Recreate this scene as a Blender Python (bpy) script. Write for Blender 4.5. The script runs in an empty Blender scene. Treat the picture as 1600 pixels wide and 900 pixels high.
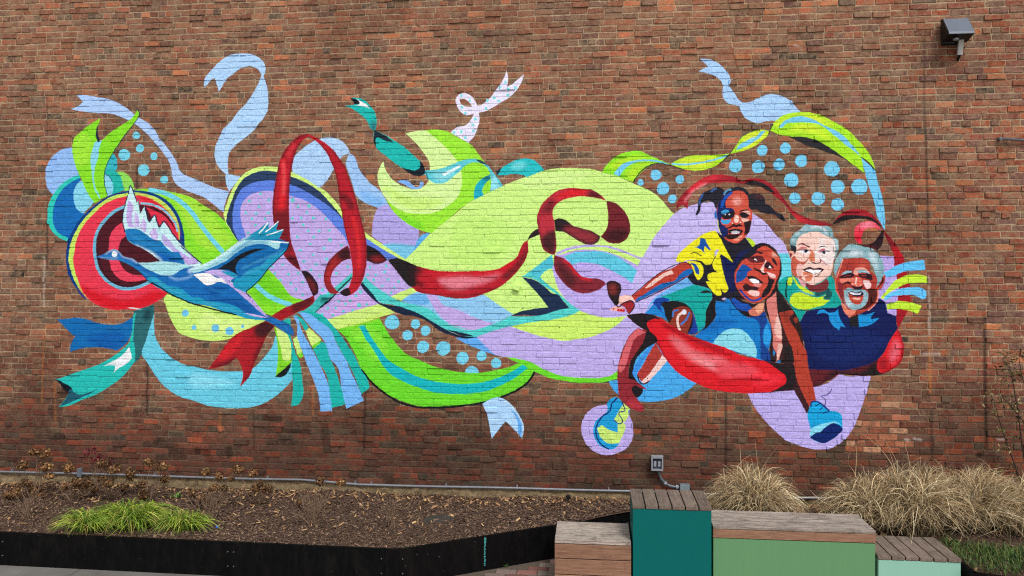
import bpy, bmesh, math, random
import numpy as np
from mathutils import Vector, Matrix
R = math.radians
# ------------------------------------------------------------------ camera, light, exposure
scene = bpy.context.scene
col = scene.collection
FPX, TH, ZC, HC, VH = 1200.0, math.atan(.102), 8.95, 3.0, 419.0
CS, SN = math.cos(TH), math.sin(TH)
CD, CX = ZC * CS, ZC * SN
cam_d = bpy.data.cameras.new('camera'); cam = bpy.data.objects.new('camera', cam_d); col.objects.link(cam)
cam.location = (CX, -CD, HC); cam.rotation_euler = (R(90), 0, TH)
cam_d.sensor_width = 36; cam_d.lens = 36 * FPX / 1600
cam_d.shift_y = -(450 - VH) / 1600; cam_d.clip_end = 2000; cam_d.clip_start = .05
scene.camera = cam
W = bpy.data.worlds.new('World'); scene.world = W; W.use_nodes = True
nt = W.node_tree; bg = nt.nodes['Background']
sky = nt.nodes.new('ShaderNodeTexSky'); sky.sky_type = 'NISHITA'; sky.sun_disc = False
SUN_EL, SUN_AZ = R(52), R(28)      # azimuth from straight behind the camera towards the right
sky.sun_elevation = SUN_EL; sky.sun_rotation = R(180) - SUN_AZ; sky.dust_density = 3.0; sky.air_density = 1.0
hs = nt.nodes.new('ShaderNodeHueSaturation'); hs.inputs['Saturation'].default_value = .3
nt.links.new(sky.outputs[0], hs.inputs['Color']); nt.links.new(hs.outputs[0], bg.inputs[0])
bg.inputs[1].default_value = .13
sd = bpy.data.lights.new('sun', 'SUN'); sun = bpy.data.objects.new('sun', sd); col.objects.link(sun)
sd.energy = 1.5; sd.angle = R(14); sd.color = (1, .965, .92)
sdir = Vector((math.sin(SUN_AZ) * math.cos(SUN_EL), -math.cos(SUN_AZ) * math.cos(SUN_EL), math.sin(SUN_EL)))
sun.rotation_euler = sdir.to_track_quat('Z', 'Y').to_euler(); sun.location = (4, -12, 14)
scene.view_settings.view_transform = 'Standard'; scene.view_settings.look = 'None'
scene.cycles.use_denoising = False; scene.cycles.pixel_filter_type = 'BLACKMAN_HARRIS'; scene.cycles.filter_width = 1.15
scene.cycles.max_bounces = 5; scene.cycles.use_adaptive_sampling = False
scene.view_settings.gamma = 1; scene.view_settings.exposure = 0.42
rng = random.Random(7)
PAINT_K = 1.07   # painted colours as base colours
# ------------------------------------------------------------------ helpers
def ray(u, v): return ((u - 800) * CS - FPX * SN, (u - 800) * SN + FPX * CS, -(v - VH))
def wallp(u, v, y=0.0):
    d = ray(u, v); t = (CD + y) / d[1]; return Vector((CX + t * d[0], y, HC + t * d[2]))
def gnd(u, v, z=0.0):
    d = ray(u, v); t = (z - HC) / d[2]; return Vector((CX + t * d[0], -CD + t * d[1], z))
def proj(x, y, z):
    dx, dy = x - CX, y + CD; b = -dx * SN + dy * CS
    return 800 + FPX * (dx * CS + dy * SN) / b, VH - FPX * (z - HC) / b
def lin(c): return tuple((x / 12.92 if x <= .04045 else ((x + .055) / 1.055) ** 2.4) for x in c)
def hexl(h): return lin([int(h[i:i + 2], 16) / 255 for i in (0, 2, 4)])
def srgb(r, g, b): return lin((r / 255, g / 255, b / 255))
def cj(c, lo, hi):
    k = rng.uniform(lo, hi); return lin([min(1, v / 255 * k) for v in c])
class MB:
    def __init__(s): s.v = []; s.f = []; s.c = []; s.m = []
    def quadmesh(s, vs, fs, color=None, mi=0):
        b = len(s.v); s.v += [tuple(v) for v in vs]; s.f += [tuple(i + b for i in f) for f in fs]
        s.m += [mi] * len(fs)
        if color is not None: s.c += [color] * len(vs)
    def box(s, x0, x1, y0, y1, z0, z1, color=None, mi=0):
        v = [(x, y, z) for z in (z0, z1) for y in (y0, y1) for x in (x0, x1)]
        s.quadmesh(v, [(0, 2, 3, 1), (4, 5, 7, 6), (0, 1, 5, 4), (2, 6, 7, 3), (0, 4, 6, 2), (1, 3, 7, 5)], color, mi)
    def tube(s, pts, rad, n=8, color=None, cap=True, mi=0):
        pts = [Vector(p) for p in pts]; vs = []; fs = []
        rr = rad if isinstance(rad, (list, tuple)) else [rad] * len(pts)
        prev = None
        for i, p in enumerate(pts):
            t = (pts[min(i + 1, len(pts) - 1)] - pts[max(i - 1, 0)]); t.normalize()
            if prev is None: a = t.orthogonal().normalized()
            else:
                a = prev - t * prev.dot(t)
                a = a.normalized() if a.length > 1e-6 else t.orthogonal().normalized()
            prev = a; b = t.cross(a)
            for k in range(n):
                q = 2 * math.pi * k / n; vs.append(p + (a * math.cos(q) + b * math.sin(q)) * rr[i])
        for i in range(len(pts) - 1):
            for k in range(n):
                fs.append((i * n + k, i * n + (k + 1) % n, (i + 1) * n + (k + 1) % n, (i + 1) * n + k))
        if cap:
            fs.append(tuple(range(n))[::-1]); fs.append(tuple((len(pts) - 1) * n + k for k in range(n)))
        s.quadmesh(vs, fs, color, mi)
    def lathe(s, prof, center, n=16, color=None, mi=0):
        vs = []; fs = []
        for (r, z) in prof:
            for k in range(n):
                q = 2 * math.pi * k / n; vs.append((center[0] + r * math.cos(q), center[1] + r * math.sin(q), center[2] + z))
        for i in range(len(prof) - 1):
            for k in range(n): fs.append((i * n + k, i * n + (k + 1) % n, (i + 1) * n + (k + 1) % n, (i + 1) * n + k))
        fs.append(tuple(range(n))[::-1]); fs.append(tuple((len(prof) - 1) * n + k for k in range(n)))
        s.quadmesh(vs, fs, color, mi)
    def mesh(s, name, mats, smooth=False):
        me = bpy.data.meshes.new(name); me.from_pydata(s.v, [], s.f)
        for m in (mats if isinstance(mats, (list, tuple)) else [mats]): me.materials.append(m)
        if any(s.m): me.polygons.foreach_set('material_index', s.m)
        if s.c:
            a = me.color_attributes.new('col', 'FLOAT_COLOR', 'POINT')
            buf = np.ones((len(s.v), 4), np.float32); buf[:, :3] = np.array(s.c, np.float32)[:, :3]
            a.data.foreach_set('color', buf.ravel())
        if smooth: me.polygons.foreach_set('use_smooth', [True] * len(me.polygons))
        me.update(); return me
    def build(s, name, mats, parent=None, smooth=False, **kw):
        return link(name, s.mesh(name, mats, smooth), parent, **kw)
def link(name, me, parent=None, loc=None, label=None, cat=None, group=None, kind=None):
    o = bpy.data.objects.new(name, me); col.objects.link(o)
    if parent is not None: o.parent = parent
    if loc is not None: o.location = loc
    if label: o['label'] = label
    if cat: o['category'] = cat
    if group: o['group'] = group
    if kind: o['kind'] = kind
    return o
def empty(name, loc=(0, 0, 0), label=None, cat=None, group=None, parent=None, rz=0):
    o = link(name, None, parent, loc, label, cat, group); o.empty_display_size = .1; o.rotation_euler.z = rz
    return o
def bevbox(size, bev, seg=1, jit=0.0, rnd=None):
    bm = bmesh.new(); bmesh.ops.create_cube(bm, size=1)
    for v in bm.verts:
        v.co.x *= size[0]; v.co.y *= size[1]; v.co.z *= size[2]
    bmesh.ops.bevel(bm, geom=list(bm.edges), offset=bev, segments=seg, affect='EDGES', profile=.6)
    if jit:
        for v in bm.verts: v.co += Vector([(rnd.random() - .5) * jit for _ in range(3)])
    return bm
def bmobj(name, bm, mat, parent=None, **kw):
    me = bpy.data.meshes.new(name); bm.to_mesh(me); bm.free(); me.materials.append(mat)
    return link(name, me, parent, **kw)
# ------------------------------------------------------------------ node materials
class N:
    def __init__(s, name, rough=.8, spec=.3):
        s.mat = bpy.data.materials.new(name); s.mat.use_nodes = True; s.nt = s.mat.node_tree
        s.b = s.nt.nodes['Principled BSDF']; s.b.inputs['Roughness'].default_value = rough
        s.b.inputs['Specular IOR Level'].default_value = spec
    def n(s, t, **kw):
        x = s.nt.nodes.new('ShaderNode' + t)
        for k, v in kw.items():
            if k.startswith('i_'):
                k2 = k[2:].replace('_', ' '); x.inputs[int(k2) if k2.isdigit() else k2].default_value = v
            else: setattr(x, k, v)
        return x
    def l(s, a, b): s.nt.links.new(a, b)
    def noise(s, vec, scale, detail=4, rough=.6, dist=0.0):
        x = s.n('TexNoise'); x.inputs['Scale'].default_value = scale; x.inputs['Detail'].default_value = detail
        x.inputs['Roughness'].default_value = rough; x.inputs['Distortion'].default_value = dist
        if vec is not None: s.l(vec, x.inputs['Vector'])
        return x.outputs['Fac']
    def ramp(s, fac, stops):
        x = s.n('ValToRGB'); cr = x.color_ramp
        while len(cr.elements) < len(stops): cr.elements.new(.5)
        for e, (p, c) in zip(cr.elements, stops):
            e.position = p; e.color = (c, c, c, 1) if isinstance(c, (int, float)) else tuple(c) + (1,)
        s.l(fac, x.inputs[0]); return x.outputs[0]
    def mix(s, fac, a, b, mode='MIX'):
        x = s.n('Mix', data_type='RGBA', blend_type=mode)
        for sock, v in ((x.inputs[0], fac), (x.inputs[6], a), (x.inputs[7], b)):
            if hasattr(v, 'links'): s.l(v, sock)
            elif isinstance(v, (int, float)): sock.default_value = v if sock == x.inputs[0] else (v, v, v, 1)
            else: sock.default_value = tuple(v)[:3] + (1,)
        return x.outputs[2]
    def math(s, op, a, b=0.0):
        x = s.n('Math', operation=op)
        for sock, v in ((x.inputs[0], a), (x.inputs[1], b)):
            if hasattr(v, 'links'): s.l(v, sock)
            else: sock.default_value = v
        return x.outputs[0]
    def pos(s): return s.n('NewGeometry').outputs['Position']
    def obj(s): return s.n('TexCoord').outputs['Object']
    def mapv(s, vec, scale=(1, 1, 1), loc=(0, 0, 0), rot=(0, 0, 0)):
        x = s.n('Mapping'); x.inputs['Scale'].default_value = scale; x.inputs['Location'].default_value = loc
        x.inputs['Rotation'].default_value = rot; s.l(vec, x.inputs['Vector']); return x.outputs[0]
    def bump(s, h, strength=.5, dist=.01):
        x = s.n('Bump'); x.inputs['Strength'].default_value = strength; x.inputs['Distance'].default_value = dist
        s.l(h, x.inputs['Height']); s.l(x.outputs[0], s.b.inputs['Normal'])
    def color(s, c):
        if hasattr(c, 'links'): s.l(c, s.b.inputs['Base Color'])
        else: s.b.inputs['Base Color'].default_value = tuple(c)[:3] + (1,)
def simple(name, c, rough=.6, metal=0.0, var=.15, scale=8, bump=0.0, spec=.3):
    m = N(name, rough, spec); v = m.pos(); f = m.noise(v, scale, 5)
    m.color(m.mix(m.ramp(f, [(.3, 0.0), (.7, 1.0)]), tuple(x * (1 - var) for x in c), tuple(min(1, x * (1 + var)) for x in c)))
    m.b.inputs['Metallic'].default_value = metal
    if bump: m.bump(m.noise(v, scale * 12, 4), bump, .003)
    return m.mat
def attrmat(name, rough=.8, var=.25, scale=30, trans=0.0):
    m = N(name, rough); a = m.n('Attribute', attribute_name='col'); f = m.noise(m.pos(), scale, 3)
    m.color(m.mix(1.0, a.outputs[0], m.ramp(f, [(.25, 1 - var), (.75, 1 + var)]), 'MULTIPLY'))
    if trans: m.b.inputs['Subsurface Weight'].default_value = trans; m.b.inputs['Subsurface Scale'].default_value = .01
    return m.mat
# ------------------------------------------------------------------ the mural as outlines on the wall
TILES = dict(A=(60, 140), B=(60, 260), C=(60, 380), D=(60, 510), E=(280, 70), F=(280, 200), G=(280, 330), H=(280, 460), I=(280, 560),
    J=(500, 100), K=(500, 200), L=(500, 330), M=(500, 460), N=(500, 560), O=(700, 100), P=(700, 200), Q=(700, 330), R=(700, 460), S=(700, 560),
    U=(860, 240), V=(860, 370), W=(900, 480), X=(900, 590), Y=(1080, 80), Z=(940, 150), a=(1160, 160), b=(1040, 260, .125), c=(1040, 360, .125),
    d=(1040, 460, .125), e=(1100, 540), f=(1220, 240), g=(1200, 330, .125), k=(1200, 430, .125), l=(1220, 580, .125), m=(1280, 330, .1125),
    n=(1340, 380, .1), o=(1240, 480, .125), p=(1100, 290, .0625), q=(1130, 370, .0625), r=(1130, 420, .0625), s=(1220, 345, .0625),
    t=(1220, 395, .0625), u=(1300, 380, .0625), v=(1300, 430, .0625), z=(0, 0, 1.0))
PXM = .004                                   # metres per texel of the paint map
_a, _b = wallp(50, 720), wallp(1480, 60)
MX0, MZ0 = _a.x - .1, .25
MWp, MHp = int((_b.x - MX0 + .6) / PXM), int((_b.z - MZ0 + .5) / PXM)
paint = np.zeros((MHp, MWp, 4), np.float32); paint[..., :3] = (.2, .11, .08)
lab = np.zeros((MHp, MWp), np.int16)
def smooth_path(pts, closed):
    n = len(pts); out = []
    for i in range(n if closed else n - 1):
        p1, c1 = pts[i][:2], pts[i][2]; p2, c2 = pts[(i + 1) % n][:2], pts[(i + 1) % n][2]
        p0 = pts[(i - 1) % n][:2] if (closed or i > 0) else p1
        p3 = pts[(i + 2) % n][:2] if (closed or i + 2 < n) else p2
        L = math.hypot(p2[0] - p1[0], p2[1] - p1[1]) + 1e-9
        def tan(a, b, c, corner):
            if corner: return (0, 0)
            l1 = math.hypot(b[0] - a[0], b[1] - a[1]) + 1e-9; l2 = math.hypot(c[0] - b[0], c[1] - b[1]) + 1e-9
            tx = (b[0] - a[0]) / l1 * l2 + (c[0] - b[0]) / l2 * l1; ty = (b[1] - a[1]) / l1 * l2 + (c[1] - b[1]) / l2 * l1
            k = 1 / (l1 + l2); tx *= k; ty *= k; return (tx * L, ty * L)
        if c1 and c2: out.append(p1); continue
        m1 = tan(p0, p1, p2, c1); m2 = tan(p1, p2, p3, c2)
        if c1: m1 = (1.5 * (p2[0] - p1[0]) - .5 * m2[0], 1.5 * (p2[1] - p1[1]) - .5 * m2[1])
        if c2: m2 = (1.5 * (p2[0] - p1[0]) - .5 * m1[0], 1.5 * (p2[1] - p1[1]) - .5 * m1[1])
        ns = max(2, min(14, int(L / .012)))
        for j in range(ns):
            t = j / ns; t2 = t * t; t3 = t2 * t
            h = (2 * t3 - 3 * t2 + 1, t3 - 2 * t2 + t, -2 * t3 + 3 * t2, t3 - t2)
            out.append((h[0] * p1[0] + h[1] * m1[0] + h[2] * p2[0] + h[3] * m2[0], h[0] * p1[1] + h[1] * m1[1] + h[2] * p2[1] + h[3] * m2[1]))
    if not closed: out.append(pts[-1][:2])
    return out
def cover(poly):
    P = np.array(poly); P = (P - (MX0, MZ0)) / PXM
    x0, y0 = np.floor(P.min(0)).astype(int) - 1; x1, y1 = np.ceil(P.max(0)).astype(int) + 2
    x0 = max(x0, 0); y0 = max(y0, 0); x1 = min(x1, MWp); y1 = min(y1, MHp)
    if x1 <= x0 or y1 <= y0: return None
    cov = np.zeros((y1 - y0, x1 - x0 + 1), np.float32); Q = np.roll(P, -1, 0)
    ax, ay, bx, by = P[:, 0], P[:, 1], Q[:, 0], Q[:, 1]
    SS = 3
    for r in range(y0, y1):
        acc = cov[r - y0]
        for s_ in range(SS):
            yy = r + (s_ + .5) / SS
            m = (ay <= yy) != (by <= yy)
            if not m.any(): continue
            xs = np.sort(ax[m] + (yy - ay[m]) / (by[m] - ay[m]) * (bx[m] - ax[m])) - x0
            for k in range(0, len(xs) - 1, 2):
                for xv, sg in ((xs[k], 1.0), (xs[k + 1], -1.0)):
                    xv = min(max(xv, 0.0), x1 - x0 - .001); ii = int(xv); fr = xv - ii
                    acc[ii] += sg * (1 - fr); acc[ii + 1] += sg * fr
    return x0, y0, np.clip(np.cumsum(cov, 1)[:, :-1] / SS, 0, 1)
def blur(c, r):
    for _ in range(2):
        for ax in (0, 1):
            k = np.concatenate([np.zeros_like(np.take(c, [0], ax)), np.cumsum(c, ax)], ax); n = c.shape[ax]
            i1 = np.minimum(np.arange(n) + r + 1, n); i0 = np.maximum(np.arange(n) - r, 0)
            c = (np.take(k, i1, ax) - np.take(k, i0, ax)) / (2 * r + 1)
    return c
def stroke_poly(path, w):
    L, Rr = [], []
    for i, p in enumerate(path):
        a = path[max(i - 1, 0)]; b = path[min(i + 1, len(path) - 1)]
        tx, ty = b[0] - a[0], b[1] - a[1]; l = math.hypot(tx, ty) + 1e-9; nx, ny = -ty / l * w / 2, tx / l * w / 2
        L.append((p[0] + nx, p[1] + ny)); Rr.append((p[0] - nx, p[1] - ny))
    return L, Rr
FIGS = []
def put(poly, c, soft, alpha=1.0, label=True, erase=False, rad=6):
    r = cover(poly)
    if r is None: return
    x0, y0, cv = r
    if soft:
        pad = rad * 2; h, w = cv.shape
        x0n, y0n = max(0, x0 - pad), max(0, y0 - pad); x1n, y1n = min(MWp, x0 + w + pad), min(MHp, y0 + h + pad)
        c2 = np.zeros((y1n - y0n, x1n - x0n), np.float32); c2[y0 - y0n:y0 - y0n + h, x0 - x0n:x0 - x0n + w] = cv
        cv = blur(c2, rad); x0, y0 = x0n, y0n
    h, w = cv.shape; reg = paint[y0:y0 + h, x0:x0 + w]; lr = lab[y0:y0 + h, x0:x0 + w]
    if soft and label: cv = cv * (lr == len(FIGS))
    cv = (cv * alpha)[..., None]
    if erase:
        reg[..., 3:] *= (1 - cv); lr[cv[..., 0] > .5] = 0; return
    na = reg[..., 3:] + cv * (1 - reg[..., 3:])
    reg[..., :3] = np.where(na > 1e-4, (reg[..., :3] * reg[..., 3:] * (1 - cv) + np.array(c, np.float32) * cv) / np.maximum(na, 1e-4), reg[..., :3])
    reg[..., 3:] = na
    if label and not soft: lr[cv[..., 0] > .5] = len(FIGS)
def run_mural(text):
    for line in text.strip().split('\n'):
        if not line or line[0] == '#': continue
        op = line[0]
        if op == 'F':
            nm, _, lb = line[2:].partition('|'); cur = (nm, lb)
            if nm != 'dot': FIGS.append(cur)
            continue
        tk = line.split()[1:]; c = None; w = 0
        if op != 'h': c = hexl(tk.pop(0)); c = tuple(x * PAINT_K for x in c)
        if op in 'SsDw': w = float(tk.pop(0))
        if op == 'w': al = float(tk.pop(0))
        pts = []; T = None; wpx = w; fresh = False
        for t in tk:
            if t in TILES: T = TILES[t]; sc = T[2] if len(T) > 2 else .15; fresh = True; continue
            cor = t.endswith('!'); q = [float(x) for x in t.rstrip('!').split(',')]
            u, v = T[0] + q[0] * sc, T[1] + q[1] * sc
            if op == 'D':
                rr = (q[2] if len(q) > 2 else w) * sc
                if cur[0] == 'dot': FIGS.append(cur)
                p = []
                j = [1 + .05 * (rng.random() - .5) for _ in range(8)]
                for i in range(26):
                    a = 2 * math.pi * i / 26; k = 1 + .025 * math.sin(2 * a + j[0] * 40) + .02 * math.sin(3 * a + j[1] * 70)
                    P_ = wallp(u + rr * k * math.cos(a), v + rr * k * 1.04 * math.sin(a)); p.append((P_.x, P_.z))
                put(p, c, False); continue
            P_ = wallp(u, v); wpx = w * sc
            if fresh and pts and math.hypot(P_.x - pts[-1][0], P_.z - pts[-1][1]) < .045:
                if not cor: fresh = False; continue
                if not pts[-1][2]: pts.pop()
            fresh = False; pts.append((P_.x, P_.z, cor))
        if op == 'D': continue
        if op in 'Pph': put(smooth_path(pts, True), c, op == 'p', erase=op == 'h', alpha=.9 if op == 'p' else 1)
        elif op in 'Ssw':
            path = smooth_path(pts, False); wm = wpx * .00746
            Lp, Rp = stroke_poly(path, wm)
            if op == 'S': put(Lp + Rp[::-1], c, False)
            elif op == 's': put(Lp + Rp[::-1], c, True, rad=3)
            else: put(Lp + Rp[::-1], c, True, alpha=al, label=False, rad=2)
WEAR = '''
w 2a201c 2.7 0.83 z 74,335 74.5,420
w 2a201c 1.8 0.55 z 74,150 74.5,335
w 2a201c 3.0 0.77 z 215,255 214,300
w 241c1a 3.3 0.77 z 231,560 230,650
w 2a201c 3.0 0.55 z 397,640 397,700
w 241c1a 3.0 0.77 z 571,612 569,705
w 241c1a 3.0 0.66 z 752,628 751,680
w 241c1a 3.0 0.77 z 1112,205 1111,275
w 241c1a 3.0 0.77 z 1134,612 1134,740
w 2a201c 3.0 0.66 z 1276,240 1276,345
w 201a18 2.4 0.77 z 1444,165 1447,240 1450,390
w 2a201c 2.4 0.66 z 1444,60 1444,165
w 1c1816 4.5 0.72 z 1538,495 1539,600 1541,700
w 201816 3.8 0.55 z 1436,502 1540,499
w c0763a 3.0 .5 z 1452,525 1453,615
w e8d8c8 2.2 0.39 z 1451,430 1452,525
w b87030 2.7 .38 z 345,640 344,672
w b87030 2.7 .38 z 489,600 489,650
w b87030 2.4 .38 z 69,510 66,630
w b87030 2.4 .38 z 86,590 87,660
w b87030 2.4 .38 z 1110,600 1111,660
w ddd0c0 1.8 0.55 z 70,400 69,480
w 1c1816 4.5 0.55 z 1455,640 1456,720
w e0d8d0 2.2 0.44 z 1440,553 1470,553
w 18120f 11 .6 z 410,652 441,655
w 18120f 8 .55 z 440,672 486,675
w 18120f 12 .5 z 303,703 330,708
w 18120f 12 .5 z 356,698 362,714
w 1c1512 14 .45 z 506,660 512,706
w 1c1512 10 .5 z 84,680 100,681
w 1c1512 9 .5 z 700,700 720,701
w 1c1512 8 .4 z 560,692 586,694
w 1c1512 8 .4 z 1020,676 1044,678
w 1c1512 10 .4 z 150,640 190,642
w 1c1512 10 .4 z 0,664 30,668
w 1c1512 12 .35 z 240,690 280,700
w d8ccc8 2.5 .6 z 1413,686 1421,688
w d8ccc8 2.5 .5 z 1427,685 1441,688
w d8ccc8 2.5 .5 z 1557,686 1573,687
w 120e0d 7 .8 z 1525,711 1535,711
w e6ddd2 2 .6 z 962,163 966,163
w ece6e0 3 .7 z 24,629 32,628
w e0d6c8 2 .5 z 1240,71 1247,72
w e0d6c8 2 .5 z 1125,194 1132,195
w 241c18 2.5 .6 z 200,270 260,271
w 241c18 2.5 .5 z 1020,226 1100,225
'''
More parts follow.
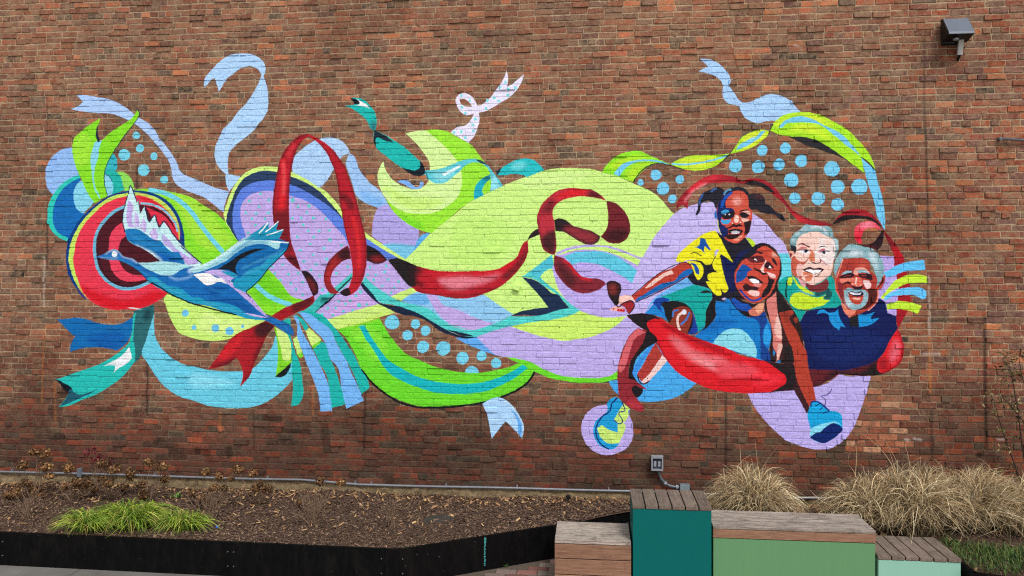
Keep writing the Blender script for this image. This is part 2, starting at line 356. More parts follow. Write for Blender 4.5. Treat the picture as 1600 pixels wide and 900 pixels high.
MURAL = '''
F circle|periwinkle painted circle behind the green forked leaf
P 8fb8ec A 350,605 240,630 150,700 95,790 75,880 B 80,160 105,240 150,290! 420,200! A 420,700!
F wave|blue and teal painted wave curling round a pale leaf
P 2fc4b4 B 435,85! 330,125 240,190 160,290 115,380 98,480 100,580 135,665 200,730 310,778! 400,600! 440,300!
P 1468b2 B 440,120! 360,155 280,210 210,300 165,410 150,500 160,600 200,680 260,720 325,745! 480,500! 440,300!
P 82cee6 B 440,150! 400,190 375,250 368,330 385,410 430,470 470,490! 580,380! 600,300! 500,150!
F wave|green and teal painted lobes right of the forked leaf
P 8ed85a B 810,60! 870,55 930,85 970,130 990,180 1000,240! 900,260! 880,180 840,100!
P 35b2c0 A 780,665! 815,710 825,770 815,830 790,870! 690,870! 720,740!
P 20b0a4 B 700,50! 760,40 820,60 860,110 880,180 895,250! 780,290! 700,290! 690,100!
P 86cee6 B 695,75! 740,110 770,160 780,220 770,290! 720,310! 690,180!
S 1a4a80 8 B 695,75 740,105 770,155
F ribbon|pale blue painted ribbon with a forked tail, arching down from the upper left
P a9c8f2 A 400,55! 500,60 620,80 750,105 840,145 930,200 1040,290 1150,350 1210,410 1260,500 1330,590 1410,700 1450,770 1480,850 F 0,425 45,480 150,525 250,570 370,620 525,660! 490,750 465,880! 400,830 330,770 250,720 150,680 50,640 B 1550,250 1500,230 1430,180 1400,120 1385,30 A 1370,770 1310,670 1230,570 1150,480 1050,390 940,320 860,285 750,250 640,245 500,235 340,205! 420,170 468,130!
F ribbon|pale blue painted ribbon shaped like a question mark
P abd0f4 E 265,450! 260,390 290,320 350,250 440,160 530,110 640,92 760,100 850,150 895,210 900,270 880,330! 915,430 928,540 915,700 860,790 F 740,60 650,130 570,200 520,270 508,340 515,480! 640,508! 570,600 525,660! 500,610 485,540 485,480! 430,430 385,360 370,280 380,190 420,100 475,0 E 540,800 620,690 700,610 760,520 810,430 860,320! 830,265 750,225 660,240 580,290 520,340 470,400 440,450 415,492! 400,440 370,345! 320,385
F leaf|lime green painted band with a blue stripe running behind the bird
P 84da2c B 1000,245! 1100,232 1250,240 1400,270 1600,325 F 130,730 250,800 400,900 G 480,110! 600,290 930,600 1050,730 1210,900 H 1300,50 1130,120 970,225! 850,170 700,0 C 1350,520! B 1500,800! 1300,500!
p a6e040 B 1100,240 1300,250 1500,300 F 130,730 300,830 G 440,150 560,300 300,400 100,200 B 1400,350
p 6ccc22 G 760,800 900,640 1000,720 1150,860 H 1000,100 900,100 800,40
S 70cfe0 50 B 1150,245 1280,268 1400,315 1510,390 1600,480 G 140,-10 230,150 340,290 460,430
S 70cfe0 50 G 800,770 930,880 H 1000,50 1170,112
F leaf|pale green painted lobe with blue dots below the bird
P c2e874 C 1350,520! 1450,560 1600,630 H 300,120 500,190 700,235 910,270! 780,330 650,400 560,450 450,480 330,485 200,470 100,440 0,400 D 1420,0 C 1360,740 1305,575!
p d4f090 H 250,200 500,260 800,280 500,420 200,330
D 6cbfe4 36 H 65,195 155,345,25 380,350,40 527,382,43 660,335,17
F leaf|green painted leaf with a forked top and blue stripe
P 86da28 A 645,300! 560,350 470,420 375,510 358,580 358,680 385,780 410,850 B 440,110 490,230 540,320 590,385! 650,345! 720,310! 705,230 688,130 A 695,830 740,720 790,650 860,540 930,440 1000,350 1045,280 1050,240 1035,205! 1010,250 960,310 860,375 750,450 660,530! 620,545! 605,480 610,410 630,360
p a2e23c A 380,520 470,450 560,560 520,760 430,800
P 86d0e4 A 590,545! 560,640 545,720 550,800 560,890 B 575,200 600,270 650,345! 640,310 600,230 580,120 590,20 A 600,820 625,700 640,600 665,525!
P 1c2238 A 652,298! 625,370 620,440 642,540! 622,552! 600,490 603,420 630,350
S 1c2a48 9 A 1035,205 1052,245 1045,285 990,365 900,480 800,630 740,730 700,820 B 687,110 692,190 705,240 720,300
F dot
D 76cde2 40 A 1022,478,38 1060,613,43 897,680,59 1207,695,39 1098,840,60 B 1313,138,41
F disc|red painted disc with navy and lime rings behind the white wing
P 0c3c80 B 1525,870! 1520,720 1490,580 1440,470 1370,380 1270,310 1150,265 1000,252 870,265 730,310 620,380 500,480 400,600 340,710 305,800 290,900 C 285,130 300,250 340,380 400,480 450,550 520,597! 700,400! 1200,200!
P c0e060 B 1475,760! 1465,620 1430,520 1370,430 1280,350 1150,295 1020,273 880,285 750,320 640,390 540,480 450,580 380,700 340,800 320,900 C 315,150 330,250 370,370 430,480 520,590! 700,400! 1200,200!
P e0384e B 1470,800! 1440,640 1390,540 1330,450 1230,370 1130,320 1020,300 920,310 800,340 680,400 580,490 480,600 420,710 390,800 375,900 C 365,150 380,280 420,400 460,500 520,580 570,620 680,670 800,695 900,690 1060,690 1130,660 1250,600 1350,520! 1170,410! B 1500,900!
p d01020 C 430,440 560,490 700,540 850,590 1050,560 1200,500 1340,520 1200,630 1000,690 800,695 650,650 520,570
p d41422 B 1040,300 1200,360 1340,460 1450,640 1460,760 1380,560 1280,430 1120,370
P 4c1822 B 1065,400! 1200,430 1320,490 1400,590 C 1170,400! 1060,450 950,478 850,465 740,415 660,335 615,240 595,130 B 590,800 625,660 700,560 800,470 900,415!
P e0405a B 885,580! 800,640 750,720 735,830 C 735,100 740,180 760,260 800,330 880,385 980,400 1150,370! 1100,340 1000,330 900,280 850,200 830,100 B 845,820 870,760 915,720!
P d83048 B 1120,420! 1210,460 1300,505 1380,590 1440,690 1475,790! 1300,640! 1200,560!
S 6cb4d0 34 C 585,20 592,130 610,230 660,330 740,410 850,465 950,475 1060,450 1165,400
S 6cb4d0 34 B 905,415 800,465 700,555 625,660 590,770 585,900
S 84c4dc 24 B 1065,385 1190,400 1300,450 1380,530 1430,600 1450,680
S 2a1420 12 C 625,60 635,180 690,320 760,390 880,440 980,445 1120,400
S 3c1420 14 B 1110,415 1200,430 1310,490 1390,580
F ribbon|deep blue painted ribbon with a forked tail at the lower left
P 1068ac C 195,792! 280,790 400,775 500,790 620,830 760,850 870,835 960,785 985,765! D 975,60 940,150 870,220 820,252! 700,225 600,220 450,230 330,267! 340,190 385,105! 300,30 250,-20
p 0c58a4 D 500,150 700,60 900,100 850,210 600,210
F ribbon|teal painted ribbon ending in a dark curled tip at the lower left
P 2a666c C 1050,685! 1130,660 1205,638! 1210,720 D 1165,0 1120,150 1080,290 1000,390! 1010,300 990,150 985,0 C 1000,780 990,705!
p 143840 C 1120,700 1160,680 1150,800 1100,800
P 24b8b0 D 985,-110! 975,60 945,170 860,250 750,330 620,400 480,450 200,548! 170,545! 290,660 320,690! 270,770 215,838! 300,830 450,770 640,690 780,600 880,520 960,430 1005,370! 1010,270 992,120 C 1020,715!
P 141820 D 165,545! 210,560 290,600 345,640 345,700! 300,680 245,620
P 1f586a D 320,690! 345,650 375,690 420,705 520,690 640,640! 560,690 430,750 225,835! 280,760
P e8ecf0 D 950,212! 978,330! 900,400 830,440 755,522! 790,470 805,410! 740,405 682,412! 760,370 850,320
P d8f0ec C 925,670! 1000,672 1080,690! 1000,685
F ribbon|wide light blue painted swag below the pale green lobe
P 66c6de C 1205,735! D 1205,0 1220,100 1270,210 1350,290 1450,360 1530,400 1600,412 I 280,115 430,130 560,135 660,130 780,95 850,30 H 900,640 960,560 1000,440! 1030,420! 1170,700 I 1178,230! 1080,330 950,430 850,480 700,515 600,520 450,515 300,490 150,440 0,395 D 1400,690 1290,600 1200,480 1130,370 1080,290 1120,150 1165,0
p 86d6ea I 100,200 400,190 600,260 400,300 100,250
F petal|lavender dotted painted oval with blue, navy and lime rims
P cdee80 F 460,900! 500,780 540,670 610,550 700,460 800,415 900,400 1030,410 1180,460 1300,520 1450,610 K 60,660 150,750 230,850 L 470,222 550,280 680,360 800,430 895,495! 1000,560! 950,800! M 620,95! 40,275! H 1400,210 1300,60 G 1200,900 1050,730 930,600 600,300 485,115!
P 2a3e60 F 500,900! 540,780 590,650 660,540 760,475 900,445 1030,460 1180,510 1300,560 1450,650 K 0,670 100,770 L 230,60! 400,400! M 500,0! G 700,500! 610,310! 545,210 490,110!
P 5c80dc F 555,900! 590,750 650,640 750,580 900,548 1020,550 1180,595 1300,650 1450,740 K 60,790 L 230,70! 480,280 600,360 820,492! 705,505! G 900,500! 620,310! 560,180!
P bba6e0 F 635,900! 650,800 720,710 830,665 950,655 1150,705 1300,750 1420,820 1500,890 L 150,150 270,290 300,350 500,380! 705,510! 800,610 960,790! 750,890 M 620,95! 40,275! H 1510,270 1400,210 1300,60 G 1200,900 1050,730 930,600 800,450 690,240 650,130!
p c8a4de M 60,240 200,100 500,20 560,90 300,170
D 5accca 14 F 848,685 733,760 932,752 832,818 697,885 803,890 932,885 1185,752,22 1240,822 1355,812,18 1332,880 G 760,78 895,78 795,145 720,225 1185,75 1275,72 1400,72,17 1530,80 1295,142 1345,205 1460,205 1567,200 1233,267 1403,270 1572,298,18 1367,342 1510,388 1263,408 1395,457 1537,500 1300,523 1427,555 1077,555 970,582 1000,650 1140,655 1242,645 1375,615 1465,673 1055,715 1163,752 1285,740 1220,815 1287,870 1495,815 L 100,200 103,298,18 225,355 42,388 72,500 290,577 172,647 520,582 690,570 673,633 583,663 498,662 560,715 710,712 820,733 650,778 775,798 740,850 420,840,18 375,880 27,820 M 198,73 317,65 267,98 487,103 410,112,22 83,143 163,140 245,178 342,165 20,205 133,215 H 1550,143 1493,205
F ribbon|pale blue painted ribbon loop behind the tall red loop
P aacdf2 F 1180,460! 1200,300 1280,220 1400,140 1500,105 K 60,100 150,105 220,130 280,190 315,265! 230,300 200,350! 130,450! 80,540 0,620 F 1465,625! 1300,520
P 9cc4f0 K 305,265! 350,290 380,340 400,410 450,490 520,570 620,650 710,790! 700,810 620,830 540,810 450,770 370,700! 330,560 290,440 270,380 285,310
p 7ab4ec K 400,650 600,720 680,760 640,820 480,780
F petal|lavender painted oval with a cyan lower end beside the lime circle
P aca2e0 K 710,795! 620,820 580,880 L 550,120 540,262! 700,372! 1000,372! 1030,250 1030,190! 870,100 760,0!
P 74c0e2 L 650,348! 780,335 900,345 1000,362! 1145,225! 900,497! 880,490!
P 5cace4 L 1000,340! 1040,265 1100,230 1148,225! 1050,340 960,430!
F leaf|large pale lime painted leaf in the middle
P c8ee84 L 893,500! 1020,370 1150,230 1280,130 1430,0 P 80,890! 250,760 440,665 570,605 800,510 1000,445 1150,420 1350,420 1530,435 U 540,195 700,240 860,310 1000,370 1130,450 1220,560 1290,632! V 1300,100! 1000,700! 800,830! R 1500,180! 1045,135! 900,150 750,180 680,212! 500,90 370,0! L 1600,760! 1100,700! 1000,600!
p c0ec78 Q 100,100 400,60 700,260 600,450 300,560 50,500
p d0f094 P 700,560 1100,460 1500,480 1300,560 900,640
F disc|lime painted circle with a pale crescent and teal ribbons
P 9ae438 K 1100,25! 1200,15 1320,35 1450,95 P -10,50 130,110 240,175 330,290 395,375 450,480 440,662! 270,745 80,890 L 1430,0! 1280,130 1160,228! 1000,180 870,100 760,0! K 690,750! 900,850 1200,840 1400,680 1450,500 1380,290!
p 74d628 L 780,20 950,80 1100,160 1000,180 870,100
P d2f09c K 890,60! 980,35 1100,25! 1200,100 1300,190 1390,290 1450,380 1475,480 1475,600 1440,710 1350,800 1200,880 1050,895 900,880 780,820 700,750 640,660 605,560 600,500 620,420 660,345! 680,420 740,520 800,570 920,625 1000,640 1080,610 1130,550! 1145,460 1140,360 1080,260 1000,160 930,90
p c6ec78 K 650,600 900,700 1300,760 1100,860 800,780
P 7ab0ec K 800,560! 850,545 920,550 960,590 1010,620 1040,590 1045,560 1080,570! 1070,610 1020,635 950,630 880,590
F ribbon|teal painted ribbon with a dark curled end above the lime circle
P 1cb6ae J 255,437! 380,405 318,352! 370,350 450,370 520,430 570,500 590,580 585,700! 550,690 480,580 400,510 330,460!
p 2a6c74 J 520,620 590,600 590,700 555,700
P 161c24 J 318,352! 370,365 420,412 360,420!
P f2f4f4 J 380,360! 440,395 500,435 518,465! 450,440 362,432! 415,415
P 1cb6ae K 570,25! 650,60 760,120 880,200 1000,310 1060,370 1090,430 1095,480 1040,500 960,480 860,420 760,350 660,270 590,210 565,150 560,60
P 1c2a36 K 570,28! 680,80 770,150! 680,135 600,100 585,210! 562,140
P 18242e K 1030,330! 1085,400 1100,470! 1050,500 980,495 900,450 845,410! 920,430 1000,440 1040,410
F ribbon|cyan painted ribbon streaming across the lime circle
P 5cc6d2 K 1095,440! 1200,435 1300,410 1450,350 1540,325 P 200,320 300,325 360,350 410,385! 440,420 500,500 540,550 570,605! 440,662! 445,500 420,430 350,370 290,355 200,380 100,470 0,550 K 1400,510 1300,570 1220,580 1150,550 1100,490
p 8adce2 K 1180,480 1300,450 1420,420 1350,520 1220,550
S e4f4f6 26 K 1280,490 1380,440 1460,395 P 20,460 130,393
P 8cdae8 P 450,520! 480,500 520,560 540,620! 450,655!
P 2a4450 P 290,328! 350,340 410,385! 350,370
S 2a7880 12 K 1100,450 1130,540
P 1cacc2 P 440,485! 350,530 290,600 270,680 275,747! 375,700! 355,650 380,590 445,530!
p 1c4050 P 370,520 440,485 445,530 390,560
F ribbon|teal painted ribbon end resting on top of the big lime leaf
P 26bcc2 P 510,492! 560,420 650,360 760,320 850,320 930,360 980,410 1003,443! 900,480 830,512! 780,490 700,480 600,495!
p 7adade P 650,400 750,360 820,380 700,430
P 223c48 P 495,450! 560,418! 520,495!
F ribbon|white painted ribbon with turquoise dots tied in a loop
P e6e2f8 O 345,430! 420,370 480,300 540,220 590,130 610,65! 625,130 618,245! 680,200 740,150 792,105! 760,200 700,290 620,360 540,410 440,470 320,512! 330,580 310,660 280,740 210,820! 150,785 25,712! 100,660 180,640 240,580 270,515! 200,535 130,500 95,440 80,370 110,320 180,305 240,330 280,380 305,435!
D 80dce0 15 O 600,193 545,248 702,250 627,263 623,327 480,352 408,380 530,387 397,462 228,380 140,330 143,450 182,512 285,575 257,635 265,698 140,705 65,712 183,770
h O 120,365! 170,365 220,400 250,445! 200,445 140,420
F dot
D 72cbe4 73 R 250,820
F stripe|green painted leaf with a turquoise stripe and black lower edge
P 6ad42c M 180,360! 400,310 620,245! 680,350 800,520 900,620 1050,690 1200,750 1400,800 1600,820 R 150,815 300,818 500,790 620,760 740,715! 600,652! 850,690 1000,770 1200,840 1400,865 W 267,732 350,715 430,655! 430,742! 300,778 100,788 S 1333,254 1200,230 1050,200 905,135! 830,240 720,320 560,400 400,445 200,485 N 1400,490 1200,500 1000,490 870,450 700,370 550,250 430,110! M 420,740 340,570 260,440
p 86e03a M 300,400 500,330 700,600 600,700 400,500
S 14181c 22 N 430,110 530,240 680,365 850,465 980,500 1200,512 1400,500 1600,480 S 200,490 400,450 560,400 720,330 840,240 905,135
P 14b2bc M 405,330! 440,322 470,325! 520,420 600,540 720,690 850,770 1000,850 1150,895 N 1400,265 1600,262 S 150,268 350,250 500,210 640,150 780,65! 830,100! 700,200 550,280 400,340 200,368 N 1600,370 1400,370 1200,355 1050,310 850,230 720,150 640,50 M 560,580 480,470!
P c8e87c M 40,275! 330,180 620,95! 785,190! 620,240 400,310 180,360!
p b4dc34 M 200,350 400,290 600,230 760,190 620,245 400,310
F dot
D 72cbe4 50 M 752,290,74 995,308,48 1100,378,52 913,425,53 1075,545,63 1285,562,73 1485,662,64 R 350,640,53 503,715,53
F petal|long lavender painted sweep under the boat of people
P 60a8ea M 1400,450! R 310,440! 420,530 520,640! 370,590 200,520 80,455!
P b8aae4 R 300,440! 500,370 650,330! W 300,100! 520,90! 700,230! 520,370 450,550 430,660! 350,715 267,732 R 1400,868 1200,850 1000,780 850,700 700,665 490,625 400,550
P c6ea6c R 650,330! 900,285 1100,260 1390,163! W 100,50 220,95 350,108 522,92! 420,190 300,255 150,310 0,335 R 1250,482 1000,445 800,385
F ribbon|blue and lavender painted bands under the long red ribbon
P 8cc4ea L 960,790! M 1600,30 R 370,0! 500,90 690,215! 640,230 520,290 400,335 250,372 130,360 0,305 M 1560,370 1400,330 1280,270 1150,160 1000,110 850,75!
P bca6e0 M 1100,0! 1220,20 1270,100 1400,150 1600,200 R 0,130 150,180 300,250 470,300! 380,345 250,372 130,360 0,305 M 1560,370 1400,330 1300,270 1200,160 1140,60
P 6ab0e8 M 860,70! 950,10 1100,0! 1140,80 1000,110!
P c6e87a L 955,795! 1025,835! 900,890 M 850,70! 740,25! L 800,860
F ribbon|turquoise painted ribbon with navy shadow ending in an arrow point
P 50cac6 L 470,680! 560,770 680,850 760,900 M 850,75 1000,110 1150,160 1280,270 1400,330 1560,370 R 0,305 130,360 250,372 400,335 520,290 650,225! 930,220 1150,160 1265,140! 1130,0 Q 1000,780 900,710 765,685! 860,620 980,530 1085,450! 1105,600! 1020,620 960,690! 1050,770 1130,830 1200,900 R 1280,90 1390,165! 1280,215 1100,260 900,285 700,320 500,370 300,440! 180,435 0,370 M 1450,425 1300,360 1150,270 1000,190 900,150 760,110 640,90 L 560,900 440,740!
P 18263e L 440,740! 530,840 580,900 M 600,70 700,110 800,120 920,155 1020,195 1150,270 1300,360 1450,425 1600,435 R 0,370 150,430 310,440! 180,462 50,440 M 1500,460 1380,430 1250,380 1100,270 1000,230 850,210 740,160 600,90 500,0 L 520,870 420,770!
P 1c2e4c Q 775,690! 900,715 1000,780 1100,860 R 1140,0 1210,80 1265,140! 1150,165 930,222 800,215 650,226! 750,180 900,150 1045,135! 940,0 Q 870,790
p 4cb8d4 Q 860,640 980,540 1085,470 1090,590 1000,620 950,690
P 4cc4be L 335,640! 345,700! 200,840 110,900 M 0,20 L 0,900! 130,810
P 3cb8b4 H 1600,0! 1500,120 1390,212! 1230,185 1330,130 1420,60 1470,0!
S 16202e 16 L 330,690 190,830 110,920 M 0,140
S 16202e 9 H 1540,70 1390,212
F arc|lavender, lime and cyan painted arcs right of the dark red knot
P c8ee84 V 0,330! 20,335 50,450 90,560 130,615! 60,540 -80,380 Q 960,690! 1020,620!
P b8a8e6 V 65,163! 180,115 330,85 500,85 650,105 780,150 900,200 960,218! 1000,800! 790,825! 600,835 450,820 320,772 200,690 110,590 50,450 18,335!
P c6ec80 V 68,190! 160,150 300,115 460,103 600,115 740,160 860,205 937,240! 915,302! 800,240 680,185 560,150 400,133 250,145 120,185!
P 5cc4de V 140,205! 250,165 400,150 520,155 660,190 800,270 902,350! 850,482! 780,430 650,360 500,290 400,270 300,268 230,290!
F ribbon|red painted ribbon rising in a tall loop above the dotted oval
P b01e2c F 1340,60! 1250,80 1160,160 1100,230 1050,340 1020,460 995,600 975,760 975,900 G 985,130 1010,220 1040,300 1080,430 1100,470 1180,560 1270,622! 1250,560 1220,470 1180,360 1160,270 1150,130 F 1145,900 1150,650 1165,480 1190,340 1220,240 1290,130 1345,90! 1440,150 1530,250 K 60,240 110,340 150,440 180,560 205,760 L 225,0 240,100 265,220 300,350 330,520 340,640 320,740 290,810 205,850! 290,880 370,840 430,750 465,660 485,550 490,400 480,280 450,160 420,40 K 410,900 380,750 340,620 300,510 260,400 200,310 130,220 60,160 0,120 F 1450,100
s 5a1a22 22 F 1340,65 1250,95 1170,170 1105,240 1060,350 1030,460 1000,600 985,760 985,900 G 1000,130 1020,220 1050,300
s 5a1a22 20 G 1140,0 1145,140 1160,270 F 1140,900 1145,650 1160,480 1185,340 1215,240 1280,130
s d8242c 60 F 1080,330 1090,500 1075,700 1060,900
s e05058 25 F 1085,350 1095,520 1085,700
s c83038 50 F 1200,160 1130,300
p 6c1a22 G 990,0 1150,0 1160,270 1200,420 1100,420 1010,220
p 341820 G 1090,450 1230,480 1275,620 1180,560
s 601a24 20 K 10,180 90,300 150,440 190,600 215,800 L 235,60 260,200 290,340
s 681c26 20 K 130,230 260,410 340,630 400,850 L 430,100 470,270 480,420 470,600 420,740
s d42830 40 L 340,60 390,250 410,450 400,600
s 741c24 70 K 200,700 300,760 L 330,-20
F ribbon|dark red painted ribbon curl at the foot of the tall loop
P 94232a L 205,850! 120,860 60,790 40,700 60,590 100,510 180,430 290,355! 310,400! 325,495! 260,510 180,570 130,640 115,730 150,800
p 241a1e L 180,450 290,360 325,495 220,520
s 3a1a20 12 L 45,700 60,590 110,510 200,420
s b02c30 24 L 85,740 100,620 160,530
P 241a1e L 485,350! 560,380 640,440 705,507! 650,540 580,545 490,515!
p 94242a L 520,490 600,470 680,500 600,530
P 261a1e L 205,850! 240,820 290,800 320,860 280,885
P 241a20 G 1270,620! 1340,630 1400,690 1450,780 1440,860 1410,890 H 1400,20! G 1370,830 1330,730 1285,650!
p 7c2428 G 1340,690 1400,750 1420,850 1370,800
F fan|turquoise, blue and lime painted ribbons hanging in a fan
P 1cb0a8 H 1085,272! 1140,250 1165,430 1210,600 1260,720 1285,900 I 1297,230 1290,400 1250,470 1168,502! 1185,300 1175,100 H 1170,640 1140,520 1108,405!
P 7cd028 H 990,335! 1100,400 1150,550 1172,700! 1100,790 1005,857! 1020,750 1030,600 1010,430
P cae884 H 1010,345! 1110,400 1165,640 1150,690 1100,690 1060,560 1030,450
P 181c22 H 1170,705! 1150,780 1080,858 1000,857!
P 72b2ee H 1180,215! 1240,240 1260,330 1300,420 1380,560 1440,680 1500,800 I 1560,300 1590,480 1592,550! 1470,548! 1460,420 1400,230 1320,30 H 1290,610 1230,450 1225,300
P c8e880 H 1185,465! 1230,435! 1280,600! 1230,625!
P 7cd438 H 1280,600! 1230,625! 1255,668! 1295,642!
P 1cb0a8 H 1200,200! 1300,270 1350,350! 1310,380! 1240,250
P 1cb0a8 H 1395,570! 1480,490 1530,520 1560,640 M 90,620 140,740 200,900 N 230,330 265,480! 120,515! 100,340 50,130 0,60 H 1430,640
P cae880 H 1315,378! 1360,350! 1480,470! 1390,550! 1350,470
P 76d030 H 1480,470! 1475,500! 1400,572! 1385,540!
P 72b2ee H 1250,190! 1350,190 1480,270 1600,400 M 150,460 200,560 270,680 330,820 N 400,300 455,440! 275,525! 230,330 160,60 M 130,700 60,520 H 1500,470 1400,370 1330,290
P 1cb0a8 H 1250,187! 1350,175 1480,210 1600,320 M 200,400 290,530 350,620 400,720 440,800 N 500,230 517,310! 430,370! 370,210 300,60 M 280,720 220,590 150,450 H 1600,400 1450,270 1350,200
F bird|blue painted heron flying across the red disc, wings spread
P c0e6ea B 960,200! 990,260 1030,380! 1050,340! 1065,490! 1110,410! 1155,575! 1215,500! 1260,635! 1305,570! 1400,700 1500,820 C 1600,120 G 0,350 100,450 240,550! 160,600! C 1500,210! 1280,190! 1100,60 B 930,760 905,680 880,600 880,510 905,400 940,290
P c0a8e2 B 940,350! 985,400 980,500 985,600 1040,640! 940,630! 920,560 925,450
P c0a8e2 B 1010,470! 1045,530 1050,640! 1000,600 1000,520
P c0a8e2 B 1095,540! 1125,600 1115,690! 1065,640
P c0a8e2 B 1205,640! 1245,700 1240,780! 1200,760 1160,690
P c0a8e2 B 1290,700! 1360,760 1430,850 1500,900 C 1600,160 G 60,400 200,540 100,560! C 1480,170 1380,60 1300,-10
p 8ac8dc G 10,420 60,520 80,560
P 1a76b4 B 905,660! 960,650 1050,660 1130,710 1200,760 1280,780 1330,840 1400,890 C 1450,90 1530,222! 1400,205 1280,192 1200,110 1100,60 1000,15 B 930,760
p 0c5cae C 1220,110 1400,140 1500,210 1300,190
s d8eef4 14 C 1010,20 1100,60 1200,110 1290,190
S 14284a 12 B 930,300 905,400 882,510 882,600 905,690
S 14284a 11 B 940,290 960,200 990,260 1030,380
S 14284a 11 B 1045,345 1062,490
S 14284a 14 B 1112,410 1130,500 1157,575 1213,505 1235,570 1262,635 1305,570 1400,700 1500,820 C 1600,120 G 0,330 100,430 240,548
P 1668b0 C 600,140! 690,110 750,72 800,62 845,90 890,135 980,160 1060,210 1280,190 1450,210 1600,240 G 240,590 400,600 580,770 700,840! H 850,170 960,235 1100,290 1180,350 1192,425! 1130,405 1000,325 900,272 700,250 600,213! 500,180 H 300,120 130,85 C 1500,580 1350,515 1180,420 1120,370 1060,300 960,230 840,180 740,175
p 0c5098 G 250,800 500,800 H 400,0 700,100 800,190 500,100
P 1e96bc C 1130,370! 1200,345 1270,385 1350,440 1450,460 1550,520 1600,560 H 200,30 300,70 400,80 520,100 620,140 700,200 860,240 900,268! 700,248 600,213! 500,185 H 300,120 130,85 C 1500,580 1350,515 1180,420
S 14181e 16 C 1170,410 1280,465 1350,515 1500,585 1600,628 H 250,125 400,165 500,190 600,213
S 101820 7 C 840,180 960,235 1060,305 1120,370 1175,415
P a4d8de C 1040,205! 1150,200 1300,190 1450,205 1600,245! 1500,270 1400,330 1280,330 1180,290 1100,250
s e8f4f6 8 B 975,330 1000,460 1010,620
s e8f4f6 8 B 1070,480 1085,560 1090,660
s e8f4f6 8 B 1160,600 1180,680 1240,760
s 8cbcd8 8 B 1240,640 1320,760 1440,880
s 3a94c8 9 B 950,700 1080,780 1250,850
s 3a94c8 8 C 700,130 800,150 900,190 1040,270 1150,340 1300,420
s 2a86c4 10 G 300,800 500,860
s 50b4d0 8 C 1200,380 1350,470 1500,530
s 50b4d0 8 H 250,80 450,130 650,190
s e0eef4 9 C 700,110 760,75 800,65 845,95 890,140 960,160 1040,205
s b4d4ec 8 C 640,150 740,165 830,150
D e8ecf4 26 C 795,112,30 1585,280,22
s 9cc8ec 12 C 1360,340 1430,375 1520,370 G 0,710 100,690 150,660
s a8c8ec 40 C 1560,280 1600,300
P f0f0ee G 150,660! 240,645 320,650 380,690 450,700 555,762! 480,750 400,740 340,765 280,768 220,720
P bca6e0 G 260,632! 380,608 450,612 600,680 550,722 450,700 340,660
P bca6e0 G 450,705! 560,745 640,790 740,880 H 820,110 940,250! 850,190 740,90 650,10 G 600,830 540,785
P ccb2e4 H 680,195! 800,210 920,245! 800,232
P 1268aa G 150,640! 100,605 250,560 350,510 450,440 550,370 650,290 750,240 930,105! 935,180! 1040,100! 1010,195! 1090,190! 1040,290! 1150,325! 1120,400 1020,510 930,600 860,690 760,790 700,845! 600,770 540,720 600,680 430,610
P 1e92b4 G 640,310! 750,245 930,105! 935,180! 1040,100! 1010,195! 1090,190! 1040,290! 820,295 700,300
P 1e94ba G 430,620! 640,690 740,600 850,560 950,480 1050,440 1130,380 1020,510 930,600 860,690 760,790 700,845! 560,760 600,680
p 1268aa G 600,560 750,500 900,450 850,540 700,610
P 161c24 G 390,605! 520,530 650,440 780,395 925,390! 800,420 700,470 620,520 590,580 600,640 650,680! 500,605!
P a8dce4 G 100,605! 250,555 350,505 470,430 560,360 700,300 820,300 950,305 1148,325! 1050,345 1040,385 900,345 780,345 700,370 600,430 500,510 400,560 250,620 150,645!
s e8f2f4 14 G 120,605 260,560 380,500 500,410 600,340 730,250
s 1a7cb0 9 G 300,590 500,490 650,390 780,330 930,330
S f4f6f4 13 G 830,230 880,180 925,118
S f4f6f4 10 G 900,215 950,180 1035,105
S f4f6f4 10 G 910,250 980,230 1085,192
S f4f6f4 12 G 960,315 1060,322 1140,328
s 58b4d4 9 G 650,600 800,530 950,470 1080,410
s 58b4d4 8 G 660,660 800,610 920,540
s 0c4c88 9 G 700,560 850,480 1000,430
s 3c9cc8 10 G 560,430 680,340 800,270
s 0c4c88 8 G 600,400 720,320 860,255 960,260
s 1a88b8 9 G 500,480 620,390 760,330 900,325
S 161c26 11 G 1150,330 1120,400 1020,510 930,600 860,690 760,790 700,845 750,900
S 2a4a78 7 H 920,235 1000,240 1110,295 1180,350 1190,425 1120,405 1000,330
s 3c88c4 6 H 960,260 1060,300 1170,400
F ribbon|dark red painted ribbon tail forked below the bird's tail
P a01c26 H 1400,10! 1412,60 1340,140 1200,200 1060,272! 960,225! 1050,170 1150,120 1300,60
p 501a20 H 1180,110 1380,30 1400,80 1300,150 1180,190
P a81e28 H 900,272! 1000,328! 920,420 870,530 820,640 770,760 730,860 I 740,170 690,240 628,298! 660,210 660,120 640,60 H 600,660! 520,720 400,760 305,778! 370,690 450,580 520,480 620,400 750,345 850,300
p 241a1e H 890,270 1010,330 900,450 800,440 780,350
p 2a181c H 900,450 860,560 780,740 I 730,180 690,240 690,200 H 740,800 800,600
p 2a181c H 600,655 500,690 330,770 450,750 580,690
p d0242e H 400,660 540,500 660,420 600,560 460,680
F ribbon|long red painted ribbon swinging below the big lime leaf
P b41e2c L 705,507! 800,490 920,530 1010,570! 1190,615 1600,620 Q 200,620 400,620 520,600 620,545 720,470 750,400 780,340 830,300! 835,350 835,420 800,520 720,630 620,730 520,800 370,860 R 200,42 M 1450,40 1300,20 1150,0 L 1000,830 950,785 850,690 780,600
P 201c1e L 705,507! 800,490 920,530 1010,570! 990,650 1000,780! 950,785 850,690 780,600
p 301a1e L 960,560 1080,600 1010,700 1100,780 960,760
